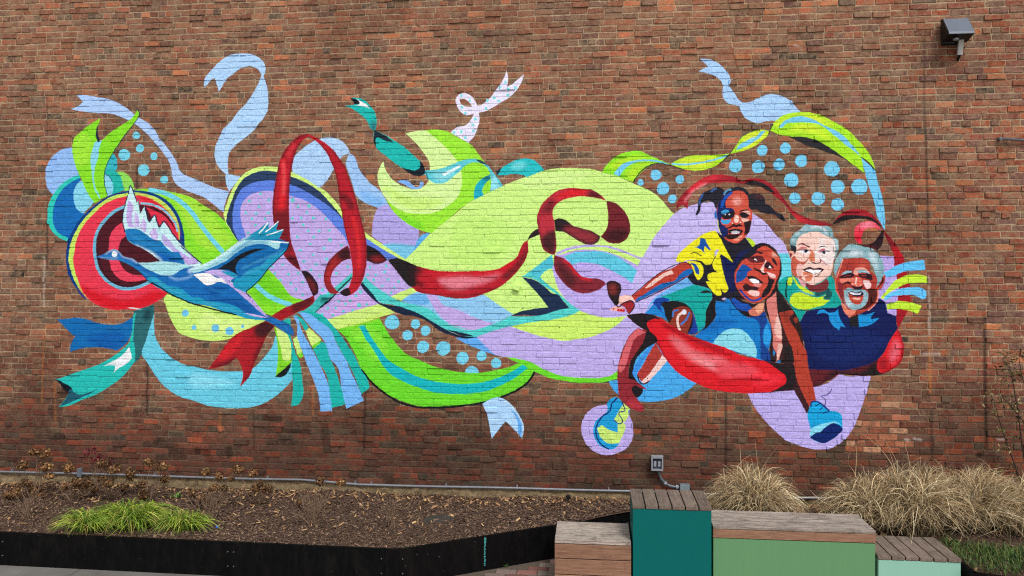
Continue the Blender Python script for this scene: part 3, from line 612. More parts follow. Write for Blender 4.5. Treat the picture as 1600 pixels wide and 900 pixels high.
p e08090 L 1230,710 1350,680 1600,690 Q 200,700 400,670 560,640 450,720 300,770 0,800 L 1350,800
p d81824 L 1020,590 1200,640 1600,640 Q 300,640 520,620 700,500 650,580 450,670 200,665 L 1300,680
s 5c1620 8 L 1280,770 1360,805 1600,800 Q 150,805 350,810 450,800
p 5c2024 Q 560,700 700,560 800,400 830,320 830,450 700,640 600,720
s 701820 18 L 1000,820 1200,880 Q 0,890 200,880 370,850 520,790
F ribbon|dark red painted ribbon knot over the big lime leaf
P 2a2024 Q 828,302! 850,250 920,190! 955,180 955,240! 900,265
P 2a2024 Q 1105,90! 1160,75 1230,95 1290,145 1400,180 1500,210 1587,265! 1570,310 1520,345 1440,345 1360,310 1280,260 1200,215 1120,210!
p 96303a Q 1200,170 1290,160 1400,195 1490,225 1560,270 1520,320 1430,320 1330,270
P b8303e U 583,492! P 1480,720 1380,712 1270,730 1180,760 1110,820 1090,890 Q 1105,100 1120,250 1130,370 1112,457! 1050,440 990,390 960,280 940,180 925,70 P 940,880 980,790 1050,720 1150,650 1280,625 1400,635 1500,645 U 500,415 560,465
P 6e222a U 583,492! 650,505 720,545 790,630 830,740 830,810 800,880 V 800,10 740,60 680,72 610,60 560,30 525,0 U 520,862! 570,810 595,750 600,650 592,560
p 3c1a20 U 600,800 700,780 820,800 V 760,40 620,50 560,20
p dc2026 P 1100,740 1200,670 1300,640 1450,650 1440,690 1280,710 1180,730
p 501824 P 1480,640 1600,690 1600,740 1450,715
p 6a2028 P 970,850 1100,740 1110,800 1080,890 Q 980,20 940,60
p 241e22 Q 960,290 1020,230 1110,190 1130,370 1112,457 1040,430 985,390
s 241e22 14 Q 930,70 945,180 965,280
P 7c2632 Q 1108,458! 1200,490 1280,550 1340,630 1400,680 1500,700 V 500,435 560,470 580,490! 520,540 440,575 350,590 270,575 180,520 110,450 50,350 35,280
s d81e26 22 Q 1200,510 1280,570 1340,650 1400,695 1500,715
p 4c2024 Q 1150,520 1250,620 1330,720 1300,790 1160,650
F ribbon|pale blue painted ribbon tail forked below the green leaf
P a8d0f4 S 355,472! 560,410 650,470 740,590 790,700 770,832! 700,750 600,655! 530,740 455,837! 430,700 400,560
P 60a8e8 S 640,515! 720,590 770,690 770,832! 735,780 725,660
s d8e8fa 8 S 560,415 650,475 735,590 785,700 770,820
F ribbon|pale blue painted ribbon twisting down from a forked tip at the upper right
P a6cdf4 Y 90,80! 200,90 290,130 350,190 400,260 412,310 390,360! 450,440 500,510 530,535! 590,535 680,500 780,455 870,450 970,480 1050,530 1100,590 1145,645! 1000,680 880,722! 780,730 700,750 640,740 540,670 500,570! 450,560 390,545 340,500 325,440 335,360! 280,280 200,240 75,212! 130,180 180,162!
F ribbon|lime painted ribbon with a blue stripe twisting over the dots on the right
P 8ee02c Z 0,800! 50,720 150,630 280,580 400,575 500,620 620,670 712,712! 640,705 560,705 500,730 420,790 330,880 U 865,302! 700,240 535,190!
p c0e630 U 600,140 750,60 950,30 1050,60 850,70 700,150
p b4e430 U 780,220 850,130 980,90 1100,95 950,170 860,290
P 74c8ec U 658,215! 690,170 750,110 850,78 1000,62 1130,75 1240,118! 1120,92 1000,78 850,105 775,160 722,240!
S 20242c 11 U 862,302 930,200 1010,135 1100,105 1180,110 1245,122 1330,145 1400,178
P aae22c Z 715,712! 800,660 950,620 1100,615 1250,610 1337,600! 1270,670 1200,720 1080,765 1000,778 900,770 800,745
p d4e83c Z 780,680 1000,640 1200,650 1100,740 900,750
S 74c8ec 17 Z 730,706 850,714 1000,700 1150,670 1310,620
S 20242c 10 Z 1230,705 1280,660 1337,600 1370,550
P aae22c Z 1337,602! 1400,520 1460,430 1530,390 1600,360 a 100,310 200,283 280,300! 270,330 200,400 120,460 50,490 -50,520 Z 1400,590
p dcea3c a 40,330 180,300 260,310 150,440 0,500
P 74c8ec Z 1400,562! 1440,505 1500,470 1600,420 a 80,400 150,350 205,298 240,300! 150,390 70,440 0,475 Z 1500,530
P a6e42a a 285,290! 320,220 370,170 450,125 560,103 700,105 800,130 950,200 1100,290 1200,390 1270,470 1340,570 1387,715! 1300,620 1240,570! 1272,742! 1100,610 950,500 780,400 640,360 500,355 380,335
p dcee3a a 330,240 450,150 600,120 800,150 950,230 800,220 600,140 450,170 380,250
p d0ea38 a 480,300 620,220 760,240 900,340 1000,420 800,350 600,300
P 74c8ec a 375,262! 430,200 500,165 620,145 740,180 850,240 1000,310 1120,420 1230,560! 1100,460 950,340 820,240 700,210 560,210 460,220 410,265!
P 2a2a2e a 380,335! 500,355 640,360 780,400 950,500 1100,610 1272,742! 1150,650 1000,560 880,520 780,485 660,445 570,400 480,360
S 20242c 10 a 270,330 288,290 320,225
P 70c6ee f 835,40! 980,175! 1000,260 1040,400 1080,620 1085,800! 1010,670 970,500 920,360 880,210
S 20242c 10 f 835,38 920,100 985,180
F dot
D 74c8ea 60 U 1098,222,55 1348,268,44 940,302,32 1173,365,65 1270,470,44 Z 1393,728,67 a 163,672,66 205,500,56 447,478,57 378,650,61 612,610,64 508,810,73 930,693,80 990,880,71 1217,880,83 f 145,465,58 388,468,69 590,530,65
F circle|large lavender painted circle behind the girl and her companions
P c0b4ea b 0,700! 100,600 200,530 350,480 600,440 900,400 1090,590 1200,660 1300,760 1400,880 c 1450,120 1535,290! 1100,800! V 1000,800! 790,822! 855,480! 960,217! 1020,110 1070,20 U 1150,780 1292,630!
P 62cede c 1400,285! 1535,290! g 260,520! 290,620 290,760 310,850! 120,890! 100,500!
P 68ace8 V 1430,415! 1530,495! 1150,640! 1070,690 990,790! 1080,640 1200,560!
F circle|sky blue painted disc behind the bent legs
P 46a6e6 W 340,768! 390,860 X 440,175! 640,240! 760,255 900,240 1050,200 1180,120 1268,45! W 950,560! 830,370! 600,500! 560,745!
F circle|lavender painted circle behind the lower left shoe
P b8a8e4 X 325,283 430,300 530,360 580,450 596,540 585,640 530,730 440,785 325,808 220,785 130,720 75,630 55,540 70,440 120,360 210,300
F circle|lavender painted shape behind the lower right shoe
P b6a9e5 e 455,500! 940,465! 1140,435! 1300,380 1410,295! 1500,320 1600,322 l 900,60 1122,65! 1080,230 1020,420 960,580 900,720 820,820 740,896 600,965 450,978 300,950 150,900 80,870 0,810 e 680,830 600,740 520,630
F circle|lavender painted patch right of the grey haired man's head
P b8a4e4 n 300,190! 560,205! 600,500 640,720 650,900! o 1290,30! 1290,120! k 1490,470 1480,400 1380,290 n 300,860! 290,700!
F ribbon|dark red painted ribbon hanging behind the fanned stripes on the far right
P 9c1824 m 890,262! 1000,380 1100,520 1180,660 1190,720 n 770,440 800,560 820,700 820,850 830,900 o 1390,110 1350,190 1308,264! 1285,190 1285,20 n 640,720 600,500 m 1040,760 1040,660 1010,540 960,440 905,330
p 5c1c24 m 890,262 960,340 1040,520 980,500 920,380
p c01c28 n 560,80 640,100 700,260 620,240
F fan|blue and lime painted stripes fanning out at the far right
P 5cbef0 n 400,460! 500,410 600,350 760,300 900,275 1042,262! 1055,415! 900,430 760,435 650,470 560,510 440,532!
P 62c0f0 n 400,872! 480,790 600,740 700,700 850,690 1000,700 1067,742! 1045,870 1000,880! 900,820 750,810 600,820 480,860 420,900!
P bce438 n 350,860! 450,740 550,610 650,550 800,495 950,490 1080,515! 1087,622! 900,620 750,640 650,680 500,770 380,875!
P bce438 o 1160,-35! 1300,-75 1450,-62 1600,-20! 1550,80! 1400,35 1250,20 1170,35!
F person|painted man in a blue top with a light blue circle, looking up, mouth open
P 10a49c V 1110,642! 1250,590 1400,530 1520,490! c 350,672! 430,695 560,745 610,830 d 600,10! 530,150 500,230 500,310 470,430 390,478! 385,380 340,220 250,120 120,85 0,75!
S 143c48 7 d 0,85 150,80 350,90 590,88
P 1c2024 c 415,778! 480,750 600,778! 480,782
P 1e80cc V 1110,640! 1240,655 1200,740 1260,900! W 980,165! 900,110 800,80 715,65! V 1070,700!
P 18429c V 1065,690! 1110,640 1240,655 1150,720 1190,820!
P 1c1c20 d 0,90! 150,85 250,120 330,200 350,320 330,420 280,492! 200,460 50,362! 0,285 V 1180,740 1150,700 1210,670
P 1a3c98 d 330,210! 380,350 397,470 330,505 280,492! 330,400
P 8c3626 d 100,180! 200,150 290,170 330,230 320,330 290,430 272,485! 200,455 120,420 45,362! 80,300 85,220
S 3a78c8 20 d 92,280 100,215 160,195
S 3a78c8 22 d 190,375 260,310 300,220
S ecccc4 30 d 180,450 150,360 160,270 215,220
D d6dcee 30 d 232,222
P 1478c4 d 630,80! 740,72 770,28! 820,90 870,150 930,220 1020,280 1160,290 1240,250! 1310,400 1320,520 1300,640 1290,750 1370,855! 1250,855 1150,805! 600,625 360,522! 440,460 560,370 630,260 620,170
P 18408c d 1050,290! 1240,210! 1265,350 1222,450 1228,620 1290,700 1330,855 1185,800! 1180,500 1165,350
P 2a9ce4 d 1225,520 1260,380 1310,480 1300,620 1240,620
p 0f64b4 d 420,480 700,300 900,350 600,450
P 84d4e6 d 590,612! 640,540 730,460 860,425 980,460 1060,540 1120,640 1140,740 1130,795! 900,720
P 1c1c20 d 600,10! 740,90 630,80! 620,180 632,262! 560,370 450,455 400,465! 470,430 500,310 500,220 530,150
P 221e20 c 1380,700! 1420,740 k 130,190 200,290 310,432! 400,600! 440,896! e 930,190! 700,175! d 1320,865! 1300,700 1320,500 1300,350 1240,210! 1240,0!
p 3c2022 k 200,600 300,700 400,896 e 800,0 850,150 740,150
P 1c1a20 c 780,860! 860,740! 940,860 d 1100,120! 1240,110 1200,240 1120,275 1000,270 900,200 780,20!
P 1c50ac r 130,560! 200,520 260,700 420,830 620,880! d 1060,150! 1085,190 1020,212! 900,180 850,120
P 22a4b4 r 140,620 200,530 230,650 200,700
P cc7460 d 1030,205! 1085,170 1230,108! 1222,200 1160,264 1050,250
P e0a080 d 1120,150 1230,110 1215,190 1160,240
P d27c74 d 1255,80! 1300,20 c 1380,760! d 1385,60 1395,180 1410,280 1440,450 1450,580 1455,680 1430,760 1400,840 1372,855! 1385,740 1345,660 1340,520 1310,350 1275,200
P e8b8ae d 1400,240! 1450,480 1445,560 1410,545
P e8b8ae d 1405,610! 1450,620 1440,720 1400,810 1385,830!
P 2a88d0 d 1350,690! 1370,730 1355,770! 1340,740
P 2a88d0 d 1395,830 1440,820 1430,858 1390,855
P 241c20 c 1000,280! 1100,190 1210,158 1300,180 1400,280 1445,400 1440,560 1400,650 1380,760 1250,870! 900,862! 850,700 850,500 930,360
P c64a3a q 300,860! 400,700 540,500 720,340 900,290! 960,240 1050,230 1200,310 1320,430 1400,520 1420,700 1400,896 r 1390,120 1340,280 1280,440 1200,600 1050,750 900,840 750,862 600,790 450,660 340,480 280,300 280,150
p e08868 q 1200,380 1320,450 1370,560 1250,480
P d8a090 q 1230,380! 1320,440 1370,500! 1220,490!
P 1450a0 q 480,690! 600,720 700,810! 770,850! r 720,30! 600,100 590,190 560,225 400,330 340,350 320,250 340,100 q 370,860
P 60242c q 580,540! 740,480 1000,510 1040,600 860,650 700,640
P 281c24 q 720,400! 850,365 1010,395! 960,430 860,400 740,430
P f0ecee q 765,560! 805,545 845,608!
D 1c1418 24 q 752,535
P 3c1c26 q 1035,650! 1130,620 1200,680 1270,780! 1100,805 1020,750
P f4f0f0 q 1128,775! 1160,725 1212,788!
D 1c1418 26 q 1100,740
P 2c1c26 q 1200,540! 1270,540 1330,640 1350,740! 1300,700
P f0ccc4 q 1060,570! 1075,590 1030,700 1010,850! r 1040,110! 980,90 920,10! q 990,720
S 241a20 44 q 770,785 900,850 r 950,110 1020,130 1100,110
P f0c8c4 r 1050,70! 1200,110 1300,150 1312,232! 1180,212 1110,120
P 221c22 r 1100,130! 1180,240 1300,270! 1240,400 1150,600 960,720 980,600 1050,500 1120,350
P 221c26 r 590,190! 720,180 900,260 1012,362! 860,362 720,345 640,270
P f2f2f6 r 640,255! 740,250 900,320 900,357 720,342
P e08c88 r 740,380! 960,390 900,460 780,430
P 3a1a20 r 480,440! 560,370 700,430 900,490 850,530 700,545 520,530
P eec4be r 605,600! 650,540 800,540 910,590 900,660 800,702 700,660
S 1444a0 46 r 400,510 480,600 600,720 740,800 850,780 950,725
F person|painted grey haired person in a teal and lime top, smiling
P 12a096 k 125,80! 200,30 g 300,800! 400,860! k 600,100! g 780,790! k 830,80 850,200 900,280 922,365! 850,400 700,410 480,442! 390,590! 310,432! 250,340 130,180!
P 1c1c24 k 245,50 225,140 215,260 235,300 235,140 265,50
P c0e030 k 300,0! 350,60 370,100 450,150 585,240! 500,235 400,170 340,100
P c0e030 k 270,340! 300,240 380,215 500,250 600,280 722,245! 690,290 772,310! 700,370 600,400 450,432 330,400
P c0e030 k 262,30 288,20 275,130 252,120
P 1c5658 k 580,230! 640,180 750,160 800,220 770,300 690,298! 722,245 600,270!
S 143838 8 k 130,185 250,340 320,420 480,440 700,412
P 5ca8b4 k 350,170 480,220 610,270 500,250
P 783034 t 400,600! 640,760! 850,800 1140,640! 1200,750 1185,860 k 640,212! 540,200 470,140! 380,60!
P dca2a6 t 400,600! 640,760! 600,880! 480,760
P 7ca6ae g 275,400! 290,320 340,270 400,230 460,170 540,140 620,142 700,160 770,200 810,260 815,320 870,360 880,450 850,560 830,610! 800,500! 330,520! 280,470
p c8d8e0 s 460,220 600,150 620,200 500,240
s dce6ec 44 s 740,190 900,140 1080,210 1150,320
s c8dce4 40 s 380,360 460,290
s d0e0e8 40 s 290,520 330,460
s cce0e8 36 s 1330,450 1390,540 1400,700
P 23242e g 280,420! 345,440 345,530 295,500
P e2a292 g 262,500! 310,495 335,560 300,600 265,560
P 74242e g 268,520 295,530 285,580
P eecabe g 350,420! 370,350 430,290 510,265 620,255 730,310 810,350 835,430 835,550 t 1310,200 1290,400 1220,560 1100,640 960,740 800,800 660,760 480,640 340,560 270,440 250,250 260,110! s 370,800
P ecdedc s 920,430! 1100,430 1310,500 1350,700 1340,896 t 1300,130 1230,300 1140,300! 980,130! 850,190! 840,0 s 840,760 960,600
p eecabe s 1080,450 1220,470 1280,600 1100,580
P c25c46 t 270,130! 330,80 430,190 600,215 690,135! 640,230 530,330 520,400 490,560 620,620 640,740! 480,640 340,560 270,440 255,280
P e4b4ac t 410,290! 500,270 490,560 440,600 400,540
P d4785c t 560,480 800,560 700,720 580,640
P f0ccc0 t 520,620 600,560 700,570 600,600 620,700
P d07858 s 700,700! 800,760 850,896 t 850,215! 720,190 690,120 760,0!
P 762a3a s 410,620! 540,555 640,610 740,650! 710,670 620,630 530,590
P 3a4450 s 945,690! 1000,630 1090,630 1190,685! 1050,650
P ca6a6c s 430,700! 540,640 680,690! 560,700
P ca6070 s 910,790! 980,720 1080,690 1130,720! 1000,760
P ece6ea s 440,750! 560,715 700,760 690,815 560,830
P ece6ea s 970,800! 1050,760 1230,780 1140,820 1020,835
D 24263a 44 s 625,752 1075,785
S 2c1c28 18 s 400,730 560,712 700,750
S 2c1c28 18 s 970,790 1060,755 1230,775
P 5c2232 t 720,215! 820,230 900,250 970,225 1000,160! 1010,200 960,265 860,275
S 9c4048 12 t 690,130 560,300
S a44c5c 14 t 970,140 1060,230 1150,300
P 3c1826 t 530,430! 620,380 720,355 850,390 940,370 1090,412! 1000,480 860,530 720,510 600,460
P f4f2f6 t 605,425! 700,410 850,425 1015,430! 950,490 860,520 720,490
S 2e1820 20 t 840,605 920,570 980,515
s d88080 14 t 1290,400 1220,560 1100,640 960,740
F person|painted man with grey hair and beard in a navy collared shirt, laughing
P 101c52 k 390,590! 475,452! 700,410 850,400 922,365! 1020,525! 1200,460 1330,350 1380,290! 1460,340 1480,400 1490,470! o 1285,115! 1285,200 1302,262! 1200,420 1120,580 1000,690 850,740 700,780 500,805 190,802! 160,600 110,380 90,330 75,190!
p 142662 o 200,380 900,300 1150,400 900,640 300,600
P 202024 k 1000,510! 1120,490! 1130,645! 1030,640!
P 1a90d4 k 612,492! 640,440 700,430 750,465 830,460 882,420! 885,500 930,600 972,655! 900,632! 892,687! 820,640 770,560 750,490 700,470
P 1a90d4 k 1128,490! 1220,492 1347,455! 1300,500 1280,550! 1390,535! 1300,610 1200,640 1135,647!
P 7eaab2 g 830,640! 870,560 920,490 1030,410 1130,430 1250,450 1350,510 1420,600 1450,700 1440,800 k 1400,80 1350,160! g 1340,800! 1270,640 940,590! 850,830 820,700
p dee6f0 u 340,290 500,190 640,180 790,280 600,310
p ccdfe8 u 920,200 1040,200 1100,400 1140,700 1080,620 980,440
p a4c4cc u 60,600 200,350 400,90 500,120 250,400
P b44032 v 1110,370! 1120,280 1200,180 1250,60 u 1270,800 1320,790 v 1320,80 1290,220 1220,340
P 34181e v 1130,310 1230,170 1260,40 1290,90 1200,260
P ac3c32 u 280,390! 500,375 780,370 900,420 950,560 960,700 1100,820 v 1110,100 1100,300! 1160,380 1150,560 1050,750 900,862 k 1150,480! 1020,527! 940,440 v 240,650 150,480 90,330 80,100 u 120,820
P 802830 v 160,180! 320,190 270,300 290,500 330,700 400,820 300,760 200,540 160,380
P 50201f v 880,350! 1000,330 1110,380 1110,560 1000,720 850,840 600,862 860,700 910,500
P e08068 v 240,690 330,760 400,860 600,880 k 1020,527! 940,440
p 8a2c30 u 330,560 480,550 540,600 380,620
p d06050 u 680,500 800,470 880,520 780,600 680,560
P e8a494 u 530,770! 570,650 700,600 850,640 960,770! 800,680 650,700 640,780
P 90b8c6 u 220,780! 350,700 510,695! 490,740 300,770
P 90b8c6 u 640,690! 780,660 960,780! 850,740 650,725
P 2c1420 u 150,870! 300,780 480,740 560,790 480,865 280,885
P 301822 u 660,790! 720,735 850,745 990,800 v 1010,120! 850,90 700,40
S b44040 14 u 290,835 380,815 470,815
S d45048 20 u 700,762 780,755 840,772
S c84840 14 u 730,815 860,825
P e27c6a v 190,100! 300,80 560,90 460,170 330,180 220,200
P 34181e v 270,250! 340,170 470,180 480,240! 380,210
P d86a5a v 560,60! 680,60 770,180 720,270 580,275 480,220
S f6d6ce 36 v 605,50 590,220
D f2cabc 15 v 510,225 700,255 600,265
P 2c1420 v 470,240! 590,290 760,255! 740,330 560,350
P eccaca v 780,130! 940,150 972,290 880,352! 800,270
P 8cb4c0 v 300,370! 380,320 600,362 740,350 860,400 905,500 890,600 800,780 700,840 450,842 380,750 320,600
p d8e8ec v 350,560 420,640 480,760 400,760 360,680
P c04a38 v 400,430! 780,430! 770,600 720,700 620,732 470,650
P 1a1a38 v 390,430! 450,400 620,430 720,400 790,470 750,512 600,532 450,492
P ececf6 v 430,418! 560,445 620,460 730,430! 720,472 600,490 450,462
P f2bcae v 490,575! 600,560 725,575! 680,608 560,602
S e89484 22 u 275,400 190,640 115,860 v 85,120
S d86858 20 v 82,60 95,330 240,640
S e8988c 26 v 1150,380 1150,550 1050,755 890,885
F person|painted girl with pigtails in a yellow shirt, one arm stretched out
P 20202c c 600,0! 700,60! 1000,90! 1080,200! 1180,165! 1100,300 930,400 870,480 860,600 880,700 930,822! 780,862! 740,840! 600,870 560,745 430,695 350,672 270,580! 330,480 260,380! 450,370! 690,300!
P 161e50 c 690,300! 760,340 840,400 900,300 1080,220! 870,480 860,600 860,760 770,770! 740,600 710,450
P e6e222 c 125,380! 150,310 240,220 350,130 480,40 620,0! 700,130 760,250 842,402! 760,340 690,295! 660,340 600,400! 640,290 672,240! 630,245 610,340 560,420 500,430 460,390 350,370 250,375! 200,400
P e6e222 c 260,385! 350,385 420,400 465,450 472,520 440,600 410,622 370,570 340,480
P e6e222 c 600,380! 670,330 700,440 740,600 767,760 740,777 700,740! 600,660 525,600 530,550 570,530 655,530! 600,480 585,430
P e6e222 c 500,640! 560,640 690,750 692,812 660,817 560,730
P bce030 c 1000,85! 1030,90 1117,180 1085,208!
P 1450a4 c 430,95! 480,100 520,170 572,247! 540,240 490,200 480,240 502,302! 440,240 338,210! 410,195 430,150
P 1450a4 c 300,400! 370,420 412,480 412,550 385,540 350,450
S 20202c 11 c 310,285 380,280 450,320
P b43c30 V 840,622! 920,560 1010,480 1100,400 1200,350 1280,320 1340,285 1400,270 1460,290 1482,342! 1420,420 1300,480 1150,560 1000,620 890,678!
P 1464b0 V 885,678! 900,645 970,605 1080,530 1150,490 1300,450 1350,390 1420,340 1470,333! 1482,350 1380,430 1200,530 1050,600
P ecc6ba V 985,538! 1050,470 1150,400 1255,342! 1285,385! 1200,410 1100,480 1020,530
S 34181e 9 V 845,618 1010,475 1150,370 1340,280 1400,265 1470,295
S 1c1c2c 10 V 890,680 1050,610 1200,540 1400,430
P f2c4ba V 712,622! 840,615 885,690! 860,665 800,665 750,690 705,712!
P f0b8b0 V 610,765! 660,730 740,730 770,750 760,780 700,775
P c02434 V 650,740! 668,745 660,770!
D c02434 16 V 708,765 738,765 762,768
P 24242e b 370,612! 400,520 410,420 450,350 560,290 640,262 700,275 740,310! 780,285 850,262 930,258 1000,290 1045,350! 1100,338 1180,345 1230,390 1255,470 1300,490 1380,570 1450,600 1500,692! 1440,670 1350,600 1250,590 1180,570 1150,545 1080,540! 1000,600! 700,560! 620,520 600,460 520,430 450,460 430,560 385,612
S 3c6cb4 20 b 570,320 600,290 640,275
S 5898c8 22 b 725,360 760,305 820,288
S 34589c 20 b 420,480 430,420 470,340
p 6c3430 b 1090,370 1180,360 1220,390 1130,380
P 1c74c0 b 615,570 635,545 650,640 630,650
P ca5240 b 650,480! 680,430 720,380 780,340 850,310 930,305 1000,340 1035,420 1040,500 1078,560 1082,640 1060,750 1030,840 c 1000,80 950,120 880,157 800,142 730,90 680,10 b 670,800 650,700 640,600 640,520
P 16265e b 650,480! 720,380 800,330 850,310! 780,390 750,450 760,510 840,530 860,600 830,645! 700,640 690,700 740,750 780,785! 800,860 c 780,60! 730,90 680,10 b 665,780 645,650
S 1c54b4 34 b 700,520 720,440 770,370 830,325
P 201a22 b 690,580! 780,575 855,560 850,630 820,650 720,650
P 3c9cd4 b 690,570! 760,543 797,560 760,582 700,588
P 3ca2da b 690,660! 750,672 815,660! 800,700 750,724 700,702
D e0e8f0 9 b 745,600 797,600 970,602,9
P 201a22 b 915,590! 980,570 1045,590 1030,632 960,642
P ecb0a4 b 960,570 1050,560 1060,600 1000,580
S 201a22 16 b 925,560 980,548 1045,545
P f2ccc0 b 868,612! 890,608 905,700 870,702
P e8b4a4 b 930,640! 1045,650! 1020,745! 960,690
P 2a181c b 825,712! 890,728 945,708! 920,748 850,750
D f0e8e8 8 b 835,708 935,700
S 281820 20 b 765,778 850,745 955,745
P 2c1a22 b 975,700! 1075,670! 1060,760 1030,840 c 1005,70 980,60 b 990,800
P 201a20 b 780,800! 860,780 965,800! 930,860 860,880 800,855
P d05c54 b 800,840 860,835 930,840 880,872
P dde0ec b 808,818! 880,805 937,815! 900,842 840,838
p eeb0a4 b 845,430 870,395 920,395 945,430 900,475
s f4ccc0 8 b 848,425 870,462 915,470
P d85c48 c 770,120! 850,110 920,65 985,35! 960,110 880,157
P e89880 c 850,120 920,70 960,60 900,130
P 28181c c 740,60 800,50 930,60 850,108 780,105
S e0e030 8 b 650,670 665,780 690,850
F ribbon|dark painted ribbon gripped by the girl's outstretched hand
P 241c20 V 580,487! 620,460 680,462 730,495 738,550 720,620 712,690! 690,720 640,670 610,620 595,560
p 84302c V 600,510 680,500 700,560 640,600 610,560
P 9c2830 V 720,710! 790,672 850,672 872,710 850,770 822,802! 800,790 780,740
S 241a20 12 V 690,715 700,730 780,680 850,668 875,710 850,770 815,805
F ribbon|long red painted ribbon held like a boat hull beneath the four people
P d41c28 W 528,83! 600,70 720,65 830,90 920,140 1060,230 1200,300 1400,370 e 267,40 400,110 520,130 620,155 820,185 920,180! 1060,270! o 500,805! 700,780 850,740 1000,690 1120,580 1200,420 1302,262! 1340,340 1370,450 1370,600 1330,700 1230,780 1080,840 900,860 700,850 580,832! e 1300,360 1140,435! 940,465! 800,475 620,490 400,495 250,485 W 1400,850 1270,800 1150,740 1050,670 950,560 870,430 800,300 720,240 600,160
P 221c20 W 528,83! 600,70 720,65 830,90 890,130! 780,130 740,160 760,230 830,340! 800,310 720,240 600,160
s 5c1820 14 W 830,330 900,480 970,590
s a01420 40 W 900,170 1100,280 1300,370 e 200,60
p e07078 W 970,290 1100,340 1200,430 1400,500 e 200,130 300,260 150,250 W 1350,620 1100,480
p f0a0a4 W 1180,520 1350,560 e 120,210 150,260 W 1350,600
p e04c58 e 100,200 300,180 500,210 600,300 400,340 150,300
p ec3040 e 500,320 700,300 830,340 700,400 500,380
s b01420 26 e 150,380 400,350 600,345
P 241c20 e 620,155! 820,185 920,180! 1000,270! 1140,435! 940,465! 800,475 680,488! 780,440 850,390 850,320 780,260 700,200
P 5e2028 e 1080,240! 1200,250 1420,270 1300,360 1140,436! 1090,430!
p 281a20 e 1330,260 1420,280 1300,370 1150,440 1130,420 1250,370
P 201a1e o 500,805! 700,780 850,740 1000,690 1060,650! 1040,720 1060,800 1130,828! 1000,855 900,860 700,850 580,832!
p 7c2430 o 560,810 700,790 900,740 980,700 900,770 700,810
p e06878 o 1250,400 1310,430 1320,560 1220,700 1200,600 1240,480
p 8c1820 o 1060,660 1120,620 1180,680 1150,780 1080,780
s 3a1820 22 o 1300,275 1350,360 1372,470 1370,600 1325,700 1230,780 1100,835
F ribbon|thin red painted ribbon waving above the heads of the group
P a0222e b 132,548! 150,440 200,360 280,280 380,200 500,130 620,100 740,105 850,130 955,188! 1050,155 1150,150 1250,180 1350,250 1430,340 1500,430 1600,560 f 50,510 130,590 250,660 400,700 540,738! 600,650 700,590 800,578 900,600 980,660 1050,750 m 895,255! 800,150 700,110 600,95 450,115 300,140 170,190! f 480,750 300,740 200,715 130,650 60,560 b 1600,640 1500,490 1400,400 1300,320 1180,250 1050,235 960,217! 880,205 750,200 650,210 550,215 450,260 350,320 300,400 272,542! 215,480
p e23440 b 280,290 450,170 600,120 720,115 560,180 400,280 300,350
s f0a0a8 16 b 240,440 300,360 400,275 520,215
P 262226 b 970,215! 1080,178 1200,200 1320,280 1370,330! 1300,320 1180,250 1050,235
p d83038 f 100,600 250,680 300,720 180,690
P 241a1e m 170,192! 240,115 330,60 450,55 600,62 720,85 800,140 893,258! 800,180 700,122 600,106 450,114 300,148
s 3c1a20 12 b 135,540 155,440 210,350 300,270
s 3c1a20 12 f 0,440 130,600 400,705 540,738
F ribbon|pink and black painted ribbon ring above the grey haired man
P e2445a m 480,320! 490,240 540,180 620,150 720,140 800,180 862,270! 800,240 720,230 640,250 600,300 590,450! 550,450 500,400
p d41c34 m 480,300 600,310 590,450 530,440
p f090a4 m 540,200 700,150 780,200 620,230
P 28181e m 862,270! 900,262! 890,350 880,440 800,548! 700,500 600,490 560,462! 680,462 750,430 820,350
p 6c1c28 m 570,470 700,470 800,540 700,510
F leg|red and brown painted legs hanging below the red ribbon on the left
P 1e1a1e W 730,225! 850,350 730,430 620,560 600,700 740,860! 640,780 X 700,130 630,210 580,170 560,100 W 540,740! 560,600
P 8c2832 W 640,220! 560,290 510,390 460,520 440,620 432,720 440,860 X 440,170 500,260 560,310 620,345 700,347 717,320! 660,250 630,210 590,160 580,110 610,82 680,110 742,130! W 640,780 545,740! 555,600 620,480 690,380 735,240!
P d2626a W 640,225! 732,262! 600,345 580,400 545,520 500,640 460,680 440,640 470,530 520,380 570,290
P 3a8ee0 W 830,372! 780,400 700,490 620,600 588,690 612,737! 650,660 700,560 790,430
P aa3a34 W 830,370! 900,490 952,560! 880,630 800,720 720,800 680,770 640,710 700,600 760,480
P eccac6 W 900,498! 952,557! 870,650 760,760 710,790 678,772! 740,720 830,600
S 2a181c 12 W 640,700 660,770 700,800 760,770
p b43440 X 520,250 620,230 690,310 600,330
F shoe|blue and lime painted shoe with navy laces on the lower left
P 1e9ad4 X 430,205! 370,215 325,260 328,340 280,390 200,460 180,560 200,640 240,700 330,745 380,748 440,700 445,560! 480,470 505,350 480,250
P c4e476 X 490,265! 565,325! 490,470 440,480 395,435! 440,360 480,290
P c4e476 X 220,530! 270,493! 350,545 440,570! 450,470 490,470 450,680! 320,677 240,590
P 3a60d0 X 545,350! 562,330 545,385!
S 14206c 14 X 432,208 375,270 350,350 280,400 225,480 205,560 225,640 280,710 345,745
S 14206c 11 X 478,255 505,345 450,362 480,470 460,480 400,440
F leg|rust coloured painted leg reaching down to the lower right shoe
P 3c1e22 l 165,240! 200,100 300,100! 380,440! 325,532!
P 2c1c1e k 270,500! 320,440! 400,600 440,896! 340,660
P ae3e2e k 140,470! 220,450 300,437! 320,470 270,520 290,600 340,660 400,800 440,896 e 1060,50 1080,200 1100,300 1140,440 1167,572! 1110,600 1100,645! 1070,590 1010,460 960,330 940,200 910,10 k 260,830 200,680 150,520
p 7c2c24 k 150,470 270,460 270,600 330,700 260,640 200,560
